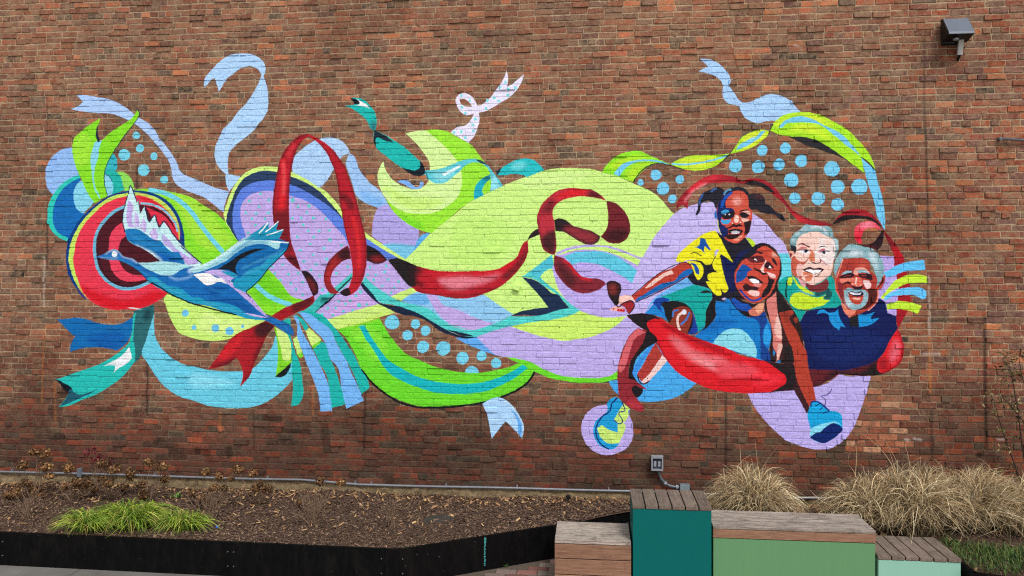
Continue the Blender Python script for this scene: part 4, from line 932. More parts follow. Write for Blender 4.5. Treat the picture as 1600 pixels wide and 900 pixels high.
P 8c3626 k 320,540 350,520 375,580 350,600
F shoe|blue painted shoe with a navy sole and loose lace on the lower right
P 14a0d8 l 370,400! 430,370 490,385 540,430 610,490 700,505 750,540 765,650 770,720 700,810 620,860 540,900 450,880 363,832! 365,700 340,620 328,540!
P 84d4ec l 370,720! 450,680 600,640 680,628 768,692! 700,650 600,670 520,740 365,800
P 0c2468 l 360,832! 400,790 500,750 570,690 640,650 700,660 772,720 700,810 620,860 540,900 440,870
S 12307c 18 l 380,450 375,400 440,375 490,400 550,445 605,492
S 12307c 13 l 420,437 490,405
S 12307c 13 l 480,480 520,450
S 12307c 14 l 528,532 600,495
S 142c70 9 l 545,430 562,380 530,330 505,318 560,300 610,270 635,220
'''
run_mural(WEAR); FIGS.clear(); lab[:] = 0
run_mural(MURAL)
img = bpy.data.images.new('paint_map', MWp, MHp, alpha=True, float_buffer=True, is_data=True)
img.alpha_mode = 'CHANNEL_PACKED'; img.pixels.foreach_set(paint.ravel()); img.update()
# ------------------------------------------------------------------ wall materials
def wallmat(name, mortar):
    m = N(name, .88, .12); P = m.pos()
    big = m.noise(P, 1.3, 5, .6); mid = m.noise(P, 9, 5, .65, .6); fine = m.noise(P, 90, 4, .7)
    def mortar_tone():
        return m.mix(m.ramp(mid, [(.3, 0.0), (.7, 1.0)]), srgb(132, 112, 88), srgb(176, 152, 122))
    sepz = m.n('SeparateXYZ'); m.l(P, sepz.inputs[0]); hzz = m.math('ADD', sepz.outputs[2], m.math('MULTIPLY', m.math('SUBTRACT', big, .5), 1.6))
    lowf = m.ramp(m.math('MULTIPLY', hzz, .25), [(.24, 0.0), (.48, 1.0)])
    if mortar:
        base = m.mix(m.ramp(mid, [(.3, 0.0), (.7, 1.0)]), srgb(136, 116, 92), srgb(186, 163, 132))
        sep = m.n('SeparateXYZ'); m.l(P, sep.inputs[0])
        hz = m.math('ADD', sep.outputs[2], m.math('MULTIPLY', m.math('SUBTRACT', big, .5), 1.6))
        low = m.ramp(m.math('MULTIPLY', hz, .25), [(.26, 0.0), (.50, 1.0)])
        base = m.mix(low, m.mix(mid, srgb(66, 54, 44), srgb(112, 92, 74)), base)
        gapd = m.ramp(m.noise(m.mapv(P, (1, 1, 2.5)), 11, 4, .6, .8), [(.60, 0.0), (.68, .85)])
        base = m.mix(gapd, base, srgb(58, 46, 38))
    else:
        at = m.n('Attribute', attribute_name='col')
        base = m.mix(1.0, at.outputs[0], m.ramp(mid, [(.25, .72), (.75, 1.24)]), 'MULTIPLY')
        base = m.mix(1.0, base, m.ramp(fine, [(.25, .55), (.75, 1.45)]), 'MULTIPLY')
        st = m.noise(m.mapv(P, (3, 3, 26)), 5, 3, .6)          # smears of old lime mortar over the faces
        sm = m.math('MULTIPLY', m.ramp(m.noise(P, 16, 5, .7, .8), [(.42, 0.0), (.66, 1.0)]), m.ramp(st, [(.35, 0.3), (.7, .95)]))
        sep = m.n('SeparateXYZ'); m.l(P, sep.inputs[0])
        up = m.ramp(m.math('MULTIPLY', sep.outputs[2], .16), [(.12, .25), (.5, 1.0)])
        sm = m.math('MULTIPLY', m.math('MULTIPLY', sm, up), .92)
        base = m.mix(sm, base, srgb(158, 128, 100))
        # places where old mortar and lime run right over the bricks
        slur = m.math('MULTIPLY', m.ramp(m.noise(P, 5.5, 6, .72, 1.0), [(.48, 0.0), (.58, .85)]), m.ramp(m.noise(m.mapv(P, (1, 1, 2.4)), 20, 4, .7), [(.38, .15), (.6, 1.0)]))
        base = m.mix(m.math('MULTIPLY', slur, .95), base, m.mix(lowf, srgb(84, 70, 56), m.mix(.45, mortar_tone(), srgb(128, 98, 78))))
        pit = m.ramp(m.noise(P, 48, 3, .6), [(.62, 0.0), (.70, 1.0)])
        base = m.mix(m.math('MULTIPLY', pit, .6), base, srgb(62, 44, 38))
    # dark weathering blotches
    bl = m.math('MULTIPLY', m.ramp(m.noise(P, 3.2, 6, .68, .5), [(.58, 0.0), (.76, 1.0)]), .55)
    base = m.mix(bl, base, srgb(70, 56, 48))
    broad = m.noise(m.mapv(P, (1, 1, .8)), .55, 5, .6, .4)       # broad areas of older, dustier and of darker brickwork
    base = m.mix(1.0, base, m.ramp(broad, [(.32, (.72, .69, .67)), (.5, (.97, .97, .97)), (.68, (1.15, 1.11, 1.06))]), 'MULTIPLY')
    # hand painted mural, flat colour on the wall, mapped in wall metres
    wob = m.n('VectorMath', operation='SCALE'); wsub = m.n('VectorMath', operation='SUBTRACT'); wadd = m.n('VectorMath', operation='ADD'); wn = m.n('TexNoise')      # brush-wobbled edges
    wn.inputs['Scale'].default_value = 22; wn.inputs['Detail'].default_value = 3; m.l(P, wn.inputs['Vector']); m.l(wn.outputs['Color'], wsub.inputs[0]); wsub.inputs[1].default_value = (.5, .5, .5)
    m.l(wsub.outputs[0], wob.inputs[0]); wob.inputs['Scale'].default_value = .018; m.l(P, wadd.inputs[0]); m.l(wob.outputs[0], wadd.inputs[1])
    mp = m.mapv(wadd.outputs[0], (1 / (MWp * PXM), 1, 1 / (MHp * PXM)), (-MX0 / (MWp * PXM), 0, -MZ0 / (MHp * PXM)))
    sx = m.n('SeparateXYZ'); m.l(mp, sx.inputs[0]); cb = m.n('CombineXYZ')
    m.l(sx.outputs[0], cb.inputs[0]); m.l(sx.outputs[2], cb.inputs[1])
    it = m.n('TexImage', image=img, extension='CLIP', interpolation='Linear'); m.l(cb.outputs[0], it.inputs[0])
    wear = m.ramp(m.noise(P, 38, 5, .75, .3), [(.24, .25), (.36, 1.0)])
    wear2 = m.ramp(m.noise(P, 14, 6, .7), [(.60, 1.0), (.85, .8)])
    al = m.math('MULTIPLY', m.math('MULTIPLY', it.outputs['Alpha'], wear), wear2)
    pv = m.mix(1.0, it.outputs['Color'], m.ramp(m.noise(m.mapv(P, (1, 1, 3)), 11, 6, .7), [(.3, .78), (.7, 1.12)]), 'MULTIPLY')
    pv = m.mix(1.0, pv, m.ramp(fine, [(.25, .86), (.75, 1.1)]), 'MULTIPLY')
    m.color(m.mix(al, base, pv))
    m.l(m.ramp(it.outputs['Alpha'], [(0, .92), (1, .7)]), m.b.inputs['Roughness'])
    h = m.math('ADD', m.math('MULTIPLY', fine, .5), m.noise(P, 28, 5, .7))
    m.bump(h, .75, .010 if not mortar else .012)
    return m.mat
MAT_BRICK = wallmat('weathered_brick', False); MAT_MORTAR = wallmat('lime_mortar', True)
# ------------------------------------------------------------------ brick wall
WX0, WX1, PITCH, LEN = -9.2, 8.4, .0722, .2
hz0 = wallp(730, 139.5).z
KH = round((hz0 - .45) / PITCH); ZB = hz0 - (KH + .5) * PITCH     # a header course centred at hz0
NC = int((8.0 - ZB) / PITCH)
wall = empty('brick_wall', (0, .15, 0), 'long weathered red brick wall with light mortar, painted with a sprawling mural', 'wall')
WORG = Vector((0, .15, 0))
def wl(o): o.location = -WORG; return o
mb = MB(); mb.box(WX0 - .1, WX1 + .1, 0, .3, .0, ZB + NC * PITCH)
b_ = mb.build('mortar', MAT_MORTAR, wall); wl(b_)
upper = [(150, 94, 72), (138, 86, 68), (156, 98, 74), (130, 80, 64), (144, 90, 71), (132, 92, 74), (154, 90, 67), (124, 84, 70), (146, 98, 78), (140, 92, 74), (118, 84, 74)]
lower = [(98, 50, 40), (84, 47, 39), (76, 48, 41), (112, 54, 40), (68, 46, 40), (92, 54, 45), (102, 58, 47), (82, 56, 48)]
right = [(152, 80, 60), (164, 84, 56), (142, 76, 62), (134, 80, 68), (126, 86, 80), (148, 74, 54), (116, 80, 74)]
bricks = []
def wav(x, c): return .005 * math.sin(x * .9 + c * .11) + .0028 * math.sin(x * 2.7 + c * .31) + .0016 * math.sin(x * 7.1 + c * 1.7)
for c in range(NC):
    z0 = ZB + c * PITCH; header = (c - KH) % 7 == 0
    L = .103 if header else LEN
    x = WX0 + (0 if c % 2 else LEN * .5) + rng.uniform(-.03, .03) + (.04 if header else 0)
    zj = rng.uniform(-.002, .002)
    while x < WX1:
        l = L + rng.gauss(0, .006 if not header else .004)
        r0 = rng.random()
        if not header and r0 < .035: l *= .5
        elif header and r0 < .06: l *= 1.9
        elif not header and r0 > .985: l *= 1.3
        g = rng.uniform(.005, .0105)
        if x + l > WX1: break
        xm, zm = x + l / 2, z0 + PITCH / 2
        q = rng.random(); tl = max(0, min(1, (zm - .95 + .22 * math.sin(xm * 1.3) + rng.gauss(0, .13)) / 1.15))
        tr = max(0, min(1, (xm - 3.9 + rng.gauss(0, .7)) / 1.6))
        patch = 3.76 < xm < 4.42 and .95 < zm < 1.66
        if patch: cc = rng.choice([(156, 98, 74), (142, 80, 60), (172, 126, 100), (122, 82, 68), (152, 88, 62), (120, 66, 52)])
        elif q < .045 + .04 * tr: cc = tuple(b + (a - b) * tl for a, b in zip(rng.choice([(178, 108, 76), (184, 110, 74), (168, 96, 70)]), (120, 58, 40)))
        elif q < (.085 if not header else .2): cc = tuple(v * (.72 + .28 * tl) for v in rng.choice([(98, 82, 70), (86, 74, 64), (106, 86, 72)]))
        elif q < .092: cc = (62, 55, 50)
        else:
            ua, ub = rng.choice(upper if rng.random() >= tr else right), rng.choice(lower); ua = tuple(v * .93 for v in ua); cc = tuple(b + (a - b) * tl for a, b in zip(ua, ub))
        j = rng.uniform(.9, 1.1); cc = lin([min(1, v / 255 * j * (1 + rng.uniform(-.012, .012))) for v in cc])
        gv = rng.uniform(.004, .0075)
        zj = rng.uniform(-.0022, .0022) + wav(xm, c)
        bricks.append((x + g / 2, x + l - g / 2, z0 + gv + zj, z0 + PITCH - gv + zj + rng.uniform(-.002, .002), .003 + (rng.random() ** 3 * .008 if rng.random() < .88 else rng.uniform(.008, .017)), rng.gauss(0, .006), rng.gauss(0, .02), cc))
        x += l
def brick_geo(b):
    x0, x1, z0, z1, h, tx, tz, cc = b
    jt = lambda s=.0022: rng.uniform(-s, s)
    xm, zm = (x0 + x1) / 2, (z0 + z1) / 2; out = []; inn = []
    k = .004
    pts = [(x0, z0), (x0 * .7 + x1 * .3, z0), (x0 * .35 + x1 * .65, z0), (x1, z0), (x1, z1), (x0 * .35 + x1 * .65, z1), (x0 * .7 + x1 * .3, z1), (x0, z1)]
    for i, (px, pz) in enumerate(pts):
        px += jt(); pz += jt(.0028)
        dx = k if px < xm else -k; dz = k if pz < zm else -k
        if i not in (0, 3, 4, 7): dx = 0
        if i in (0, 3, 4, 7) and rng.random() < .12: dx *= 2.5; dz *= 2.5
        out.append((px - dx * .3, .001, pz - dz * .3))
        inn.append((px + dx, -h - tx * (px - xm) - tz * (pz - zm) + jt(.0008), pz + dz))
    vs = out + inn; fs = [(i, (i + 1) % 8, 8 + (i + 1) % 8, 8 + i) for i in range(8)] + [(8, 9, 14, 15), (9, 10, 13, 14), (10, 11, 12, 13)]
    return vs, fs
def label_at(x, z):
    i, j = int((x - MX0) / PXM), int((z - MZ0) / PXM)
    return int(lab[j, i]) if 0 <= i < MWp and 0 <= j < MHp else 0
for i, b in enumerate(bricks):          # thick paint fills the joints and softens the arrises
    if label_at((b[0] + b[1]) / 2, (b[2] + b[3]) / 2) and rng.random() < .93:
        bricks[i] = (b[0] - .0022, b[1] + .0022, b[2] - .0006, b[3] + .0006, b[4] * .34 + .001, b[5] * .6, b[6] * .7, b[7])
cand = []
for i, b in enumerate(bricks):
    u0, v0 = proj(b[0], 0, b[2]); u1, v1 = proj(b[1], 0, b[3])
    if u0 < 3 or u1 > 1597 or v1 < 3 or v0 > 897: continue
    if v0 > 690 and u1 > 1090: continue
    if v0 > 738: continue
    if any(label_at(b[0] + (b[1] - b[0]) * t, b[2] + (b[3] - b[2]) * s) for t in (0, .25, .5, .75, 1) for s in (0, 1)): continue
    if u1 > 1455 and v1 < 100 and u0 < 1535: continue
    cand.append(((u1 - u0) * (v0 - v1), i))
cand.sort(reverse=True); own = set(i for _, i in cand[:298])
mb = MB()
for i, b in enumerate(bricks):
    vs, fs = brick_geo(b)
    if i in own:
        cx, cz = (b[0] + b[1]) / 2, (b[2] + b[3]) / 2
        o = MB(); o.quadmesh([(x - cx, y, z - cz) for x, y, z in vs], fs, b[7])
        oo = o.build('brick', MAT_BRICK, wall); oo.location = Vector((cx, 0, cz)) - WORG
    else: mb.quadmesh(vs, fs, b[7])
wl(mb.build('bricks', MAT_BRICK, wall, kind='stuff'))
# ---- the paint film: every painted figure is its own sub-part, laid over brick faces and joints
film = [([], [], []) for _ in range(len(FIGS) + 1)]; MORT = srgb(172, 146, 116)
EPS = .0007
def cell(p4, li, c=MORT):
    v, f, k = film[li]; n = len(v); v.extend(p4); k.extend([c] * 4); f.append((n, n + 1, n + 2, n + 3))
for b in bricks:
    x0, x1, z0, z1, h, tx, tz, cc = b
    if x1 < MX0 or x0 > MX0 + MWp * PXM or z1 < MZ0: continue
    i0, i1 = int((x0 - MX0) / PXM), int((x1 - MX0) / PXM); j0, j1 = int((z0 - MZ0) / PXM), int((z1 - MZ0) / PXM)
    if i0 < 0 or i1 >= MWp or j0 < 0 or j1 >= MHp or not lab[j0:j1, i0:i1].any(): continue
    n = max(2, int((x1 - x0) / .013)); xm, zm = (x0 + x1) / 2, (z0 + z1) / 2; K = .0045
    for a in range(n):
        xa, xb = x0 + K + (x1 - x0 - 2 * K) * a / n, x0 + K + (x1 - x0 - 2 * K) * (a + 1) / n
        for c in range(4):
            za, zb = z0 + K + (z1 - z0 - 2 * K) * c / 4, z0 + K + (z1 - z0 - 2 * K) * (c + 1) / 4
            li = label_at((xa + xb) / 2, (za + zb) / 2)
            if li:
                yy = lambda X, Z: -h - tx * (X - xm) - tz * (Z - zm) - .001 - EPS
                cell([(xa, yy(xa, za), za), (xb, yy(xb, za), za), (xb, yy(xb, zb), zb), (xa, yy(xa, zb), zb)], li, cc)
nxc = int(MWp * PXM / .014)
for c in range(NC):                                     # film on the bed and head joints
    zc = ZB + c * PITCH
    for a in range(nxc):
        xa = MX0 + a * .014; zc = ZB + c * PITCH + wav(xa, c); li = label_at(xa + .007, zc)
        if li: cell([(xa, -EPS, zc - .008), (xa + .014, -EPS, zc - .008), (xa + .014, -EPS, zc + .008), (xa, -EPS, zc + .008)], li)
for b in bricks:
    li = label_at(b[1] + .004, (b[2] + b[3]) / 2)
    if li: cell([(b[1] - .002, -EPS, b[2] + .001), (b[1] + .01, -EPS, b[2] + .001), (b[1] + .01, -EPS, b[3] - .001), (b[1] - .002, -EPS, b[3] - .001)], li)
mural = empty('mural', parent=wall); mural.location = -WORG
mural['label'] = 'colourful painted mural of swirling ribbons, leaves, a flying heron and four people'
for i, (nm, lb) in enumerate(FIGS, 1):
    v, f, k = film[i]
    if not f: continue
    o = MB(); o.v, o.f, o.c, o.m = v, f, k, [0] * len(f); link('painted_' + nm, o.mesh(nm, MAT_BRICK), mural, label=lb or None)
# painted-over fixing plates
for (u, v, w_, h_, d_, rz_) in ((511, 462, .115, .05, .06, 0), (807.5, 449, .085, .07, .05, .35)):
    p = wallp(u, v); o = bmobj('fixing_plate', bevbox((w_, d_, h_), .006), MAT_MORTAR, wall); o.location = p - WORG + Vector((0, -d_ / 2, 0)); o.rotation_euler.y = rz_
# rubble foundation
MAT_RUB = N('rubble_stone', .95); _P = MAT_RUB.pos(); _n = MAT_RUB.noise(_P, 14, 6, .7, .5)
MAT_RUB.color(MAT_RUB.mix(MAT_RUB.ramp(_n, [(.3, 0.0), (.7, 1.0)]), srgb(88, 74, 55), srgb(150, 130, 98)))
MAT_RUB.bump(MAT_RUB.noise(_P, 30, 6, .7), .9, .03); MAT_RUB = MAT_RUB.mat
mb = MB(); nx = 420
for i in range(nx + 1):
    x = WX0 + (WX1 - WX0) * i / nx
    for j in range(7):
        z = .18 + (ZB + .004 - .18) * j / 6
        y = -.012 - .03 * (1 - j / 6) + .016 * math.sin(x * 9 + j * 1.7) * math.sin(x * 23 + j * 2.9) + rng.uniform(-.006, .006)
        mb.v.append((x, min(y, -.004) if j < 6 else -.004, z))
for i in range(nx):
    for j in range(6): mb.f.append((i * 7 + j, (i + 1) * 7 + j, (i + 1) * 7 + j + 1, i * 7 + j + 1)); mb.m.append(0)
wl(mb.build('foundation', MAT_RUB, wall, smooth=True))
# ------------------------------------------------------------------ ground
MAT_CONC = simple('concrete', srgb(104, 101, 97), .9, 0, .2, 3, .5)
MAT_GROUND = simple('ground', srgb(128, 124, 118), .95, 0, .2, 2, .4)
MAT_SAND = simple('joint_sand', srgb(86, 76, 66), .95, 0, .2, 20, .4)
mb = MB(); mb.quadmesh([(-300, -300, -.016), (300, -300, -.016), (300, 300, -.016), (-300, 300, -.016)], [(0, 1, 2, 3)])
mb.build('ground', MAT_GROUND, kind='structure')
PX0 = -1.05
mb = MB()
for i in range(6):
    x1 = PX0 - .004 - i * 1.55; mb.box(x1 - 1.542, x1, -14, -1.55, -.1, -.001 if i % 2 else .0)
path = mb.build('concrete_path', MAT_CONC, kind='structure')
mb = MB(); mb.quadmesh([(PX0, -14, -.009), (9, -14, -.009), (9, -.02, -.009), (PX0, -.02, -.009)], [(0, 1, 2, 3)])
paving = mb.build('brick_paving', MAT_SAND, kind='structure')
MAT_PAVER = attrmat('paver_clay', .9, .3, 60)
PCOL = [(148, 104, 92), (132, 92, 82), (150, 118, 106), (120, 104, 96), (138, 124, 112), (156, 108, 90), (118, 84, 76)]
EDGE = [(-9.5, -1.655), (-5.024, -1.711), (-.893, -1.768), (1.334, -.473), (2.14, -.004)]
EDGE2 = [(2.36, -.004), (2.36, -1.06), (4.245, -1.06), (4.25, -1.80), (4.62, -1.905), (8.4, -2.75)]
def ey(x, E=EDGE):
    for (a, b) in zip(E, E[1:]):
        if a[0] <= x <= b[0] and b[0] > a[0]: return a[1] + (b[1] - a[1]) * (x - a[0]) / (b[0] - a[0])
    return E[0][1] if x < E[0][0] else E[-1][1]
pavers = []
for r_ in range(60):
    y0 = -.06 - (r_ + 1) * .103
    for c in range(48):
        x0 = PX0 + c * .206 + (.103 if r_ % 2 else 0)
        if x0 + .2 > 8.9: continue
        if x0 < 2.2 and max(y0 + .1 - ey(x0 - .02), y0 + .1 - ey(x0 + .22)) > -.012 and x0 + .2 > PX0: continue
        if x0 + .2 > 2.3 and y0 + .1 > (-1.09 if x0 < 4.2 else ey(x0 + .2, EDGE2[3:]) - .02): continue
        pavers.append((x0, y0, rng.uniform(-.002, .002), cj(rng.choice(PCOL), .85, 1.12)))
def pv_key(p):
    u, v = proj(p[0] + .1, p[1] + .05, 0); vis = (720 < u < 1010 and 862 < v < 915)
    return (0 if vis else 1, abs(u - 860) + abs(v - 890))
pavers.sort(key=pv_key); joined = MB(); tpl = {}
for i, (x0, y0, dz, cc) in enumerate(pavers):
    if i < 110:
        o = MB(); bm = bevbox((.196, .095, .05), .004); vs = [v.co.copy() for v in bm.verts]; fs = [[v.index for v in f.verts] for f in bm.faces]; bm.free()
        o.quadmesh(vs, fs, cc); oo = o.build('paver', MAT_PAVER, paving); oo.location = (x0 + .1, y0 + .05, dz - .025)
    else:
        joined.box(x0 + .003, x0 + .199, y0 + .003, y0 + .098, -.03, dz, cc)
joined.build('pavers', MAT_PAVER, paving, kind='stuff')
# ------------------------------------------------------------------ steel planters, mulch
m = N('black_steel', .6, .1); P_ = m.pos()
f1 = m.noise(m.mapv(P_, (4, 4, 1.2)), 5, 6, .7, .4)
spk = m.ramp(m.noise(P_, 36, 2, .5), [(.74, 0.0), (.78, .35)]); spl = m.math('MULTIPLY', m.ramp(m.noise(m.mapv(P_, (1, 1, .35)), 7, 5, .7), [(.52, 0.0), (.75, .3)]), 1.0)
m.color(m.mix(spk, m.mix(spl, m.mix(m.ramp(f1, [(.35, 0.0), (.75, 1.0)]), srgb(5, 5, 6), srgb(15, 14, 14)), srgb(48, 42, 37)), srgb(120, 112, 102)))
m.l(m.mix(f1, .42, .7), m.b.inputs['Roughness']); MAT_STEEL = m.mat
MAT_BOLT = simple('galvanised_bolt', srgb(130, 128, 126), .5, .6)
MAT_DRIP = simple('teal_drip_paint', srgb(66, 150, 146), .6)
TOPZ = .33
def planter(E, label, joints):
    root = empty('steel_planter', (E[0][0], E[0][1], 0), label, 'planter edging', 'black steel planter edgings')
    off = Vector((E[0][0], E[0][1], 0)); pts = []
    for (a, b) in zip(E, E[1:]):
        pts.append(a)
        for jx in joints:
            if a[0] + .05 < jx < b[0] - .05: pts.append((jx, a[1] + (b[1] - a[1]) * (jx - a[0]) / (b[0] - a[0])))
    pts.append(E[-1])
    for a, b in zip(pts, pts[1:]):
        A, B = Vector((a[0], a[1], 0)), Vector((b[0], b[1], 0)); L = (B - A).length; d = (B - A).normalized(); n = Vector((-d.y, d.x, 0))
        o = MB(); t = .006
        for (q0, q1, z0, z1, y0, y1) in ((.0012, L - .0012, -.03, TOPZ, 0, t), (.0012, L - .0012, TOPZ - .006, TOPZ, t + .0004, .034)):
            c = [A + d * q + n * y - off + Vector((0, 0, z)) for z in (z0, z1) for y in (y0, y1) for q in (q0, q1)]
            o.quadmesh(c, [(0, 2, 3, 1), (4, 5, 7, 6), (0, 1, 5, 4), (2, 6, 7, 3), (0, 4, 6, 2), (1, 3, 7, 5)])
        pn = o.build('panel', MAT_STEEL, root)
        for q in (.03, L - .03):
            if L < .6: break
            for z in (.1, .24):
                p = A + d * q - off + Vector((0, 0, z)) - n * .003; bo = MB(); bo.tube([p - n * .004, p + n * .004], .006, 6); bo.build('bolt', MAT_BOLT, pn)
    return root
pl1 = planter(EDGE, 'long black steel planter edging running from the left and angling back to the brick wall', [-7.1, wallp(361, 850, -1.74).x, wallp(757, 860, -1.35).x - .9])
pl2 = planter(EDGE2, 'black steel planter edging at the lower right behind the mint green bench', [6.4])
dx_ = wallp(757, 850, -1.36); o = MB(); yy = ey(dx_.x) - .002
for k in range(16):
    z = TOPZ - .012 - k * .018; w_ = .02 * (1 if k < 3 else .45 + .4 * rng.random()); s_ = rng.uniform(-.004, .004)
    o.box(dx_.x + s_ - w_ / 2, dx_.x + s_ + w_ / 2, yy - .004 - .0 + .0, yy + .004, z - .014 * rng.uniform(.6, 1.2), z)
dr = o.build('paint_drip', MAT_DRIP, pl1); dr.location = -Vector((EDGE[0][0], EDGE[0][1], 0)); dr['label'] = 'teal paint drip running down the black steel'
m = N('mulch_soil', 1.0, .1); P_ = m.pos(); a_ = m.noise(P_, 45, 6, .75); b_ = m.noise(P_, 3, 4)
m.color(m.mix(m.ramp(a_, [(.35, 0.0), (.7, 1.0)]), m.mix(b_, srgb(46, 34, 29), srgb(72, 54, 46)), srgb(122, 98, 82)))
m.bump(a_, 1.0, .03); MAT_SOIL = m.mat
def soil_z(x, y): return .312 + .014 * math.sin(x * 2.1 + y * 3) + .01 * math.sin(x * 5.3 - y * 4.1) + .03 * max(0, min(1, (y + 1.6) / 1.6))
def bed(x0, x1, fn):
    mb = MB(); nx, ny = int((x1 - x0) / .07), 26
    for i in range(nx + 1):
        x = x0 + (x1 - x0) * i / nx; y0 = fn(x) + .008
        for j in range(ny + 1):
            y = y0 + (-.002 - y0) * j / ny; mb.v.append((x, y, soil_z(x, y) + rng.uniform(-.006, .006) * (0 if j == 0 else 1)))
    for i in range(nx):
        for j in range(ny): mb.f.append((i * (ny + 1) + j, (i + 1) * (ny + 1) + j, (i + 1) * (ny + 1) + j + 1, i * (ny + 1) + j + 1)); mb.m.append(0)
    mb.build('mulch_bed', MAT_SOIL, kind='structure', smooth=True)
bed(-9.5, 2.12, ey); e2 = lambda x: -1.06 if x < 4.25 else ey(x, EDGE2[3:]); bed(2.368, 8.4, e2)
MAT_CHIP = attrmat('bark_chip', .95, .3, 80)
CC = [(98, 76, 64), (78, 58, 50), (114, 90, 76), (64, 48, 43), (88, 66, 56), (134, 108, 88), (56, 43, 39), (140, 114, 90)]
mb = MB()
def chip(x, y, z, s, cc, tilt=.5):
    a = rng.uniform(0, 6.283); d = Vector((math.cos(a), math.sin(a), rng.uniform(-tilt, tilt))).normalized(); e = Vector((-math.sin(a), math.cos(a), rng.uniform(-tilt, tilt))).normalized()
    l, w = s * rng.uniform(.6, 1.6), s * rng.uniform(.2, .55); p = Vector((x, y, z))
    mb.quadmesh([p - d * l - e * w, p + d * l - e * w * .7, p + d * l * .9 + e * w, p - d * l + e * w * .8], [(0, 1, 2, 3)], cc)
def chips(n, x0, x1, fn):
    for _ in range(n):
        x = rng.uniform(x0, x1); y0 = fn(x) + .03; y = y0 + (-.03 - y0) * rng.random()
        cl = math.sin(x * 3.1 + 1) * math.sin(y * 5.2 + x) ; b = rng.uniform(.75, 1.15)
        cc = lin([min(1, v / 255 * b) for v in (rng.choice(CC) if rng.random() < .75 + .2 * cl else rng.choice(CC[2:6:3] + CC[5:]))])
        chip(x, y, soil_z(x, y) + rng.uniform(.002, .014), rng.uniform(.004, .013) * (1 if rng.random() < .93 else 2.2), cc)
chips(52000, -6.6, 2.0, ey); chips(9000, 2.4, 7.2, e2)
mb.build('mulch_chips', MAT_CHIP, kind='stuff')
# fallen leaves along the foot of the wall and over the bed
mb = MB()
for _ in range(2600):
    x = rng.uniform(-6.6, 5.6); y = -.05 - abs(rng.gauss(0, .16)) if rng.random() < .6 else rng.uniform(-1.4, -.1)
    if x < 2.1 and y < ey(x) + .08: continue
    if x > 2.3 and y < -1.0 and x < 4.3: continue
    cc = cj(rng.choice([(168, 134, 92), (142, 106, 70), (176, 144, 102), (120, 88, 60), (158, 120, 84)]), .8, 1.15)
    chip(x, y, soil_z(x, y) + .02, rng.uniform(.010, .026), cc, .7)
mb.build('fallen_leaves', MAT_CHIP, kind='stuff')
# ------------------------------------------------------------------ benches
def woodmat(name, c1, c2, along, dark=.5):
    m = N(name, .85, .2); P = m.n('TexCoord').outputs['Object']; oi = m.n('ObjectInfo').outputs['Random']
    off = m.n('VectorMath', operation='ADD'); cb = m.n('CombineXYZ'); mm = m.math('MULTIPLY', oi, 37.0)
    for k in range(3): m.l(mm, cb.inputs[k])
    m.l(P, off.inputs[0]); m.l(cb.outputs[0], off.inputs[1]); V_ = off.outputs[0]
    sc = [38, 38, 38]; sc[along] = 2.2
    g = m.noise(m.mapv(V_, tuple(sc)), 2.2, 6, .7, .4); st = m.noise(m.mapv(V_, (7, 7, 7)), 1.3, 5, .65, .6)
    c = m.mix(m.ramp(g, [(.3, 0.0), (.7, 1.0)]), c1, c2)
    c = m.mix(1.0, c, m.mix(oi, .82, 1.16), 'MULTIPLY')
    c = m.mix(m.math('MULTIPLY', m.ramp(st, [(.52, 0.0), (.66, 1.0)]), dark), c, srgb(70, 60, 54))
    m.color(c); m.bump(g, .5, .004); return m.mat
GREY1, GREY2 = srgb(84, 73, 66), srgb(192, 180, 168)
WTX, WTY = woodmat('grey_timber_x', GREY1, GREY2, 0), woodmat('grey_timber_y', srgb(86, 74, 66), srgb(134, 120, 108), 1)
WFX = woodmat('brown_timber', srgb(112, 80, 62), srgb(160, 124, 100), 0, .25)
MAT_DARK = simple('dark_frame', srgb(30, 28, 26), .8)
def paintpanel(name, c):
    m = N(name, .5, .16); P = m.pos(); g = m.noise(m.mapv(P, (60, 60, .8)), 1.5, 4, .6)
    b = m.noise(P, 2.2, 4)
    col_ = m.mix(m.ramp(g, [(.3, 0.0), (.7, 1.0)]), tuple(x * .97 for x in c), tuple(x * 1.03 for x in c))
    m.color(m.mix(m.math('MULTIPLY', b, .25), col_, tuple(x * .82 for x in c))); m.bump(g, .06, .002); return m.mat
def board(root, name, x0, x1, y0, y1, z0, z1, mat, bev=.004):
    o = bmobj(name, bevbox((x1 - x0, y1 - y0, z1 - z0), bev, 2), mat, root)
    o.location = Vector(((x0 + x1) / 2, (y0 + y1) / 2, (z0 + z1) / 2)) - root.location; return o
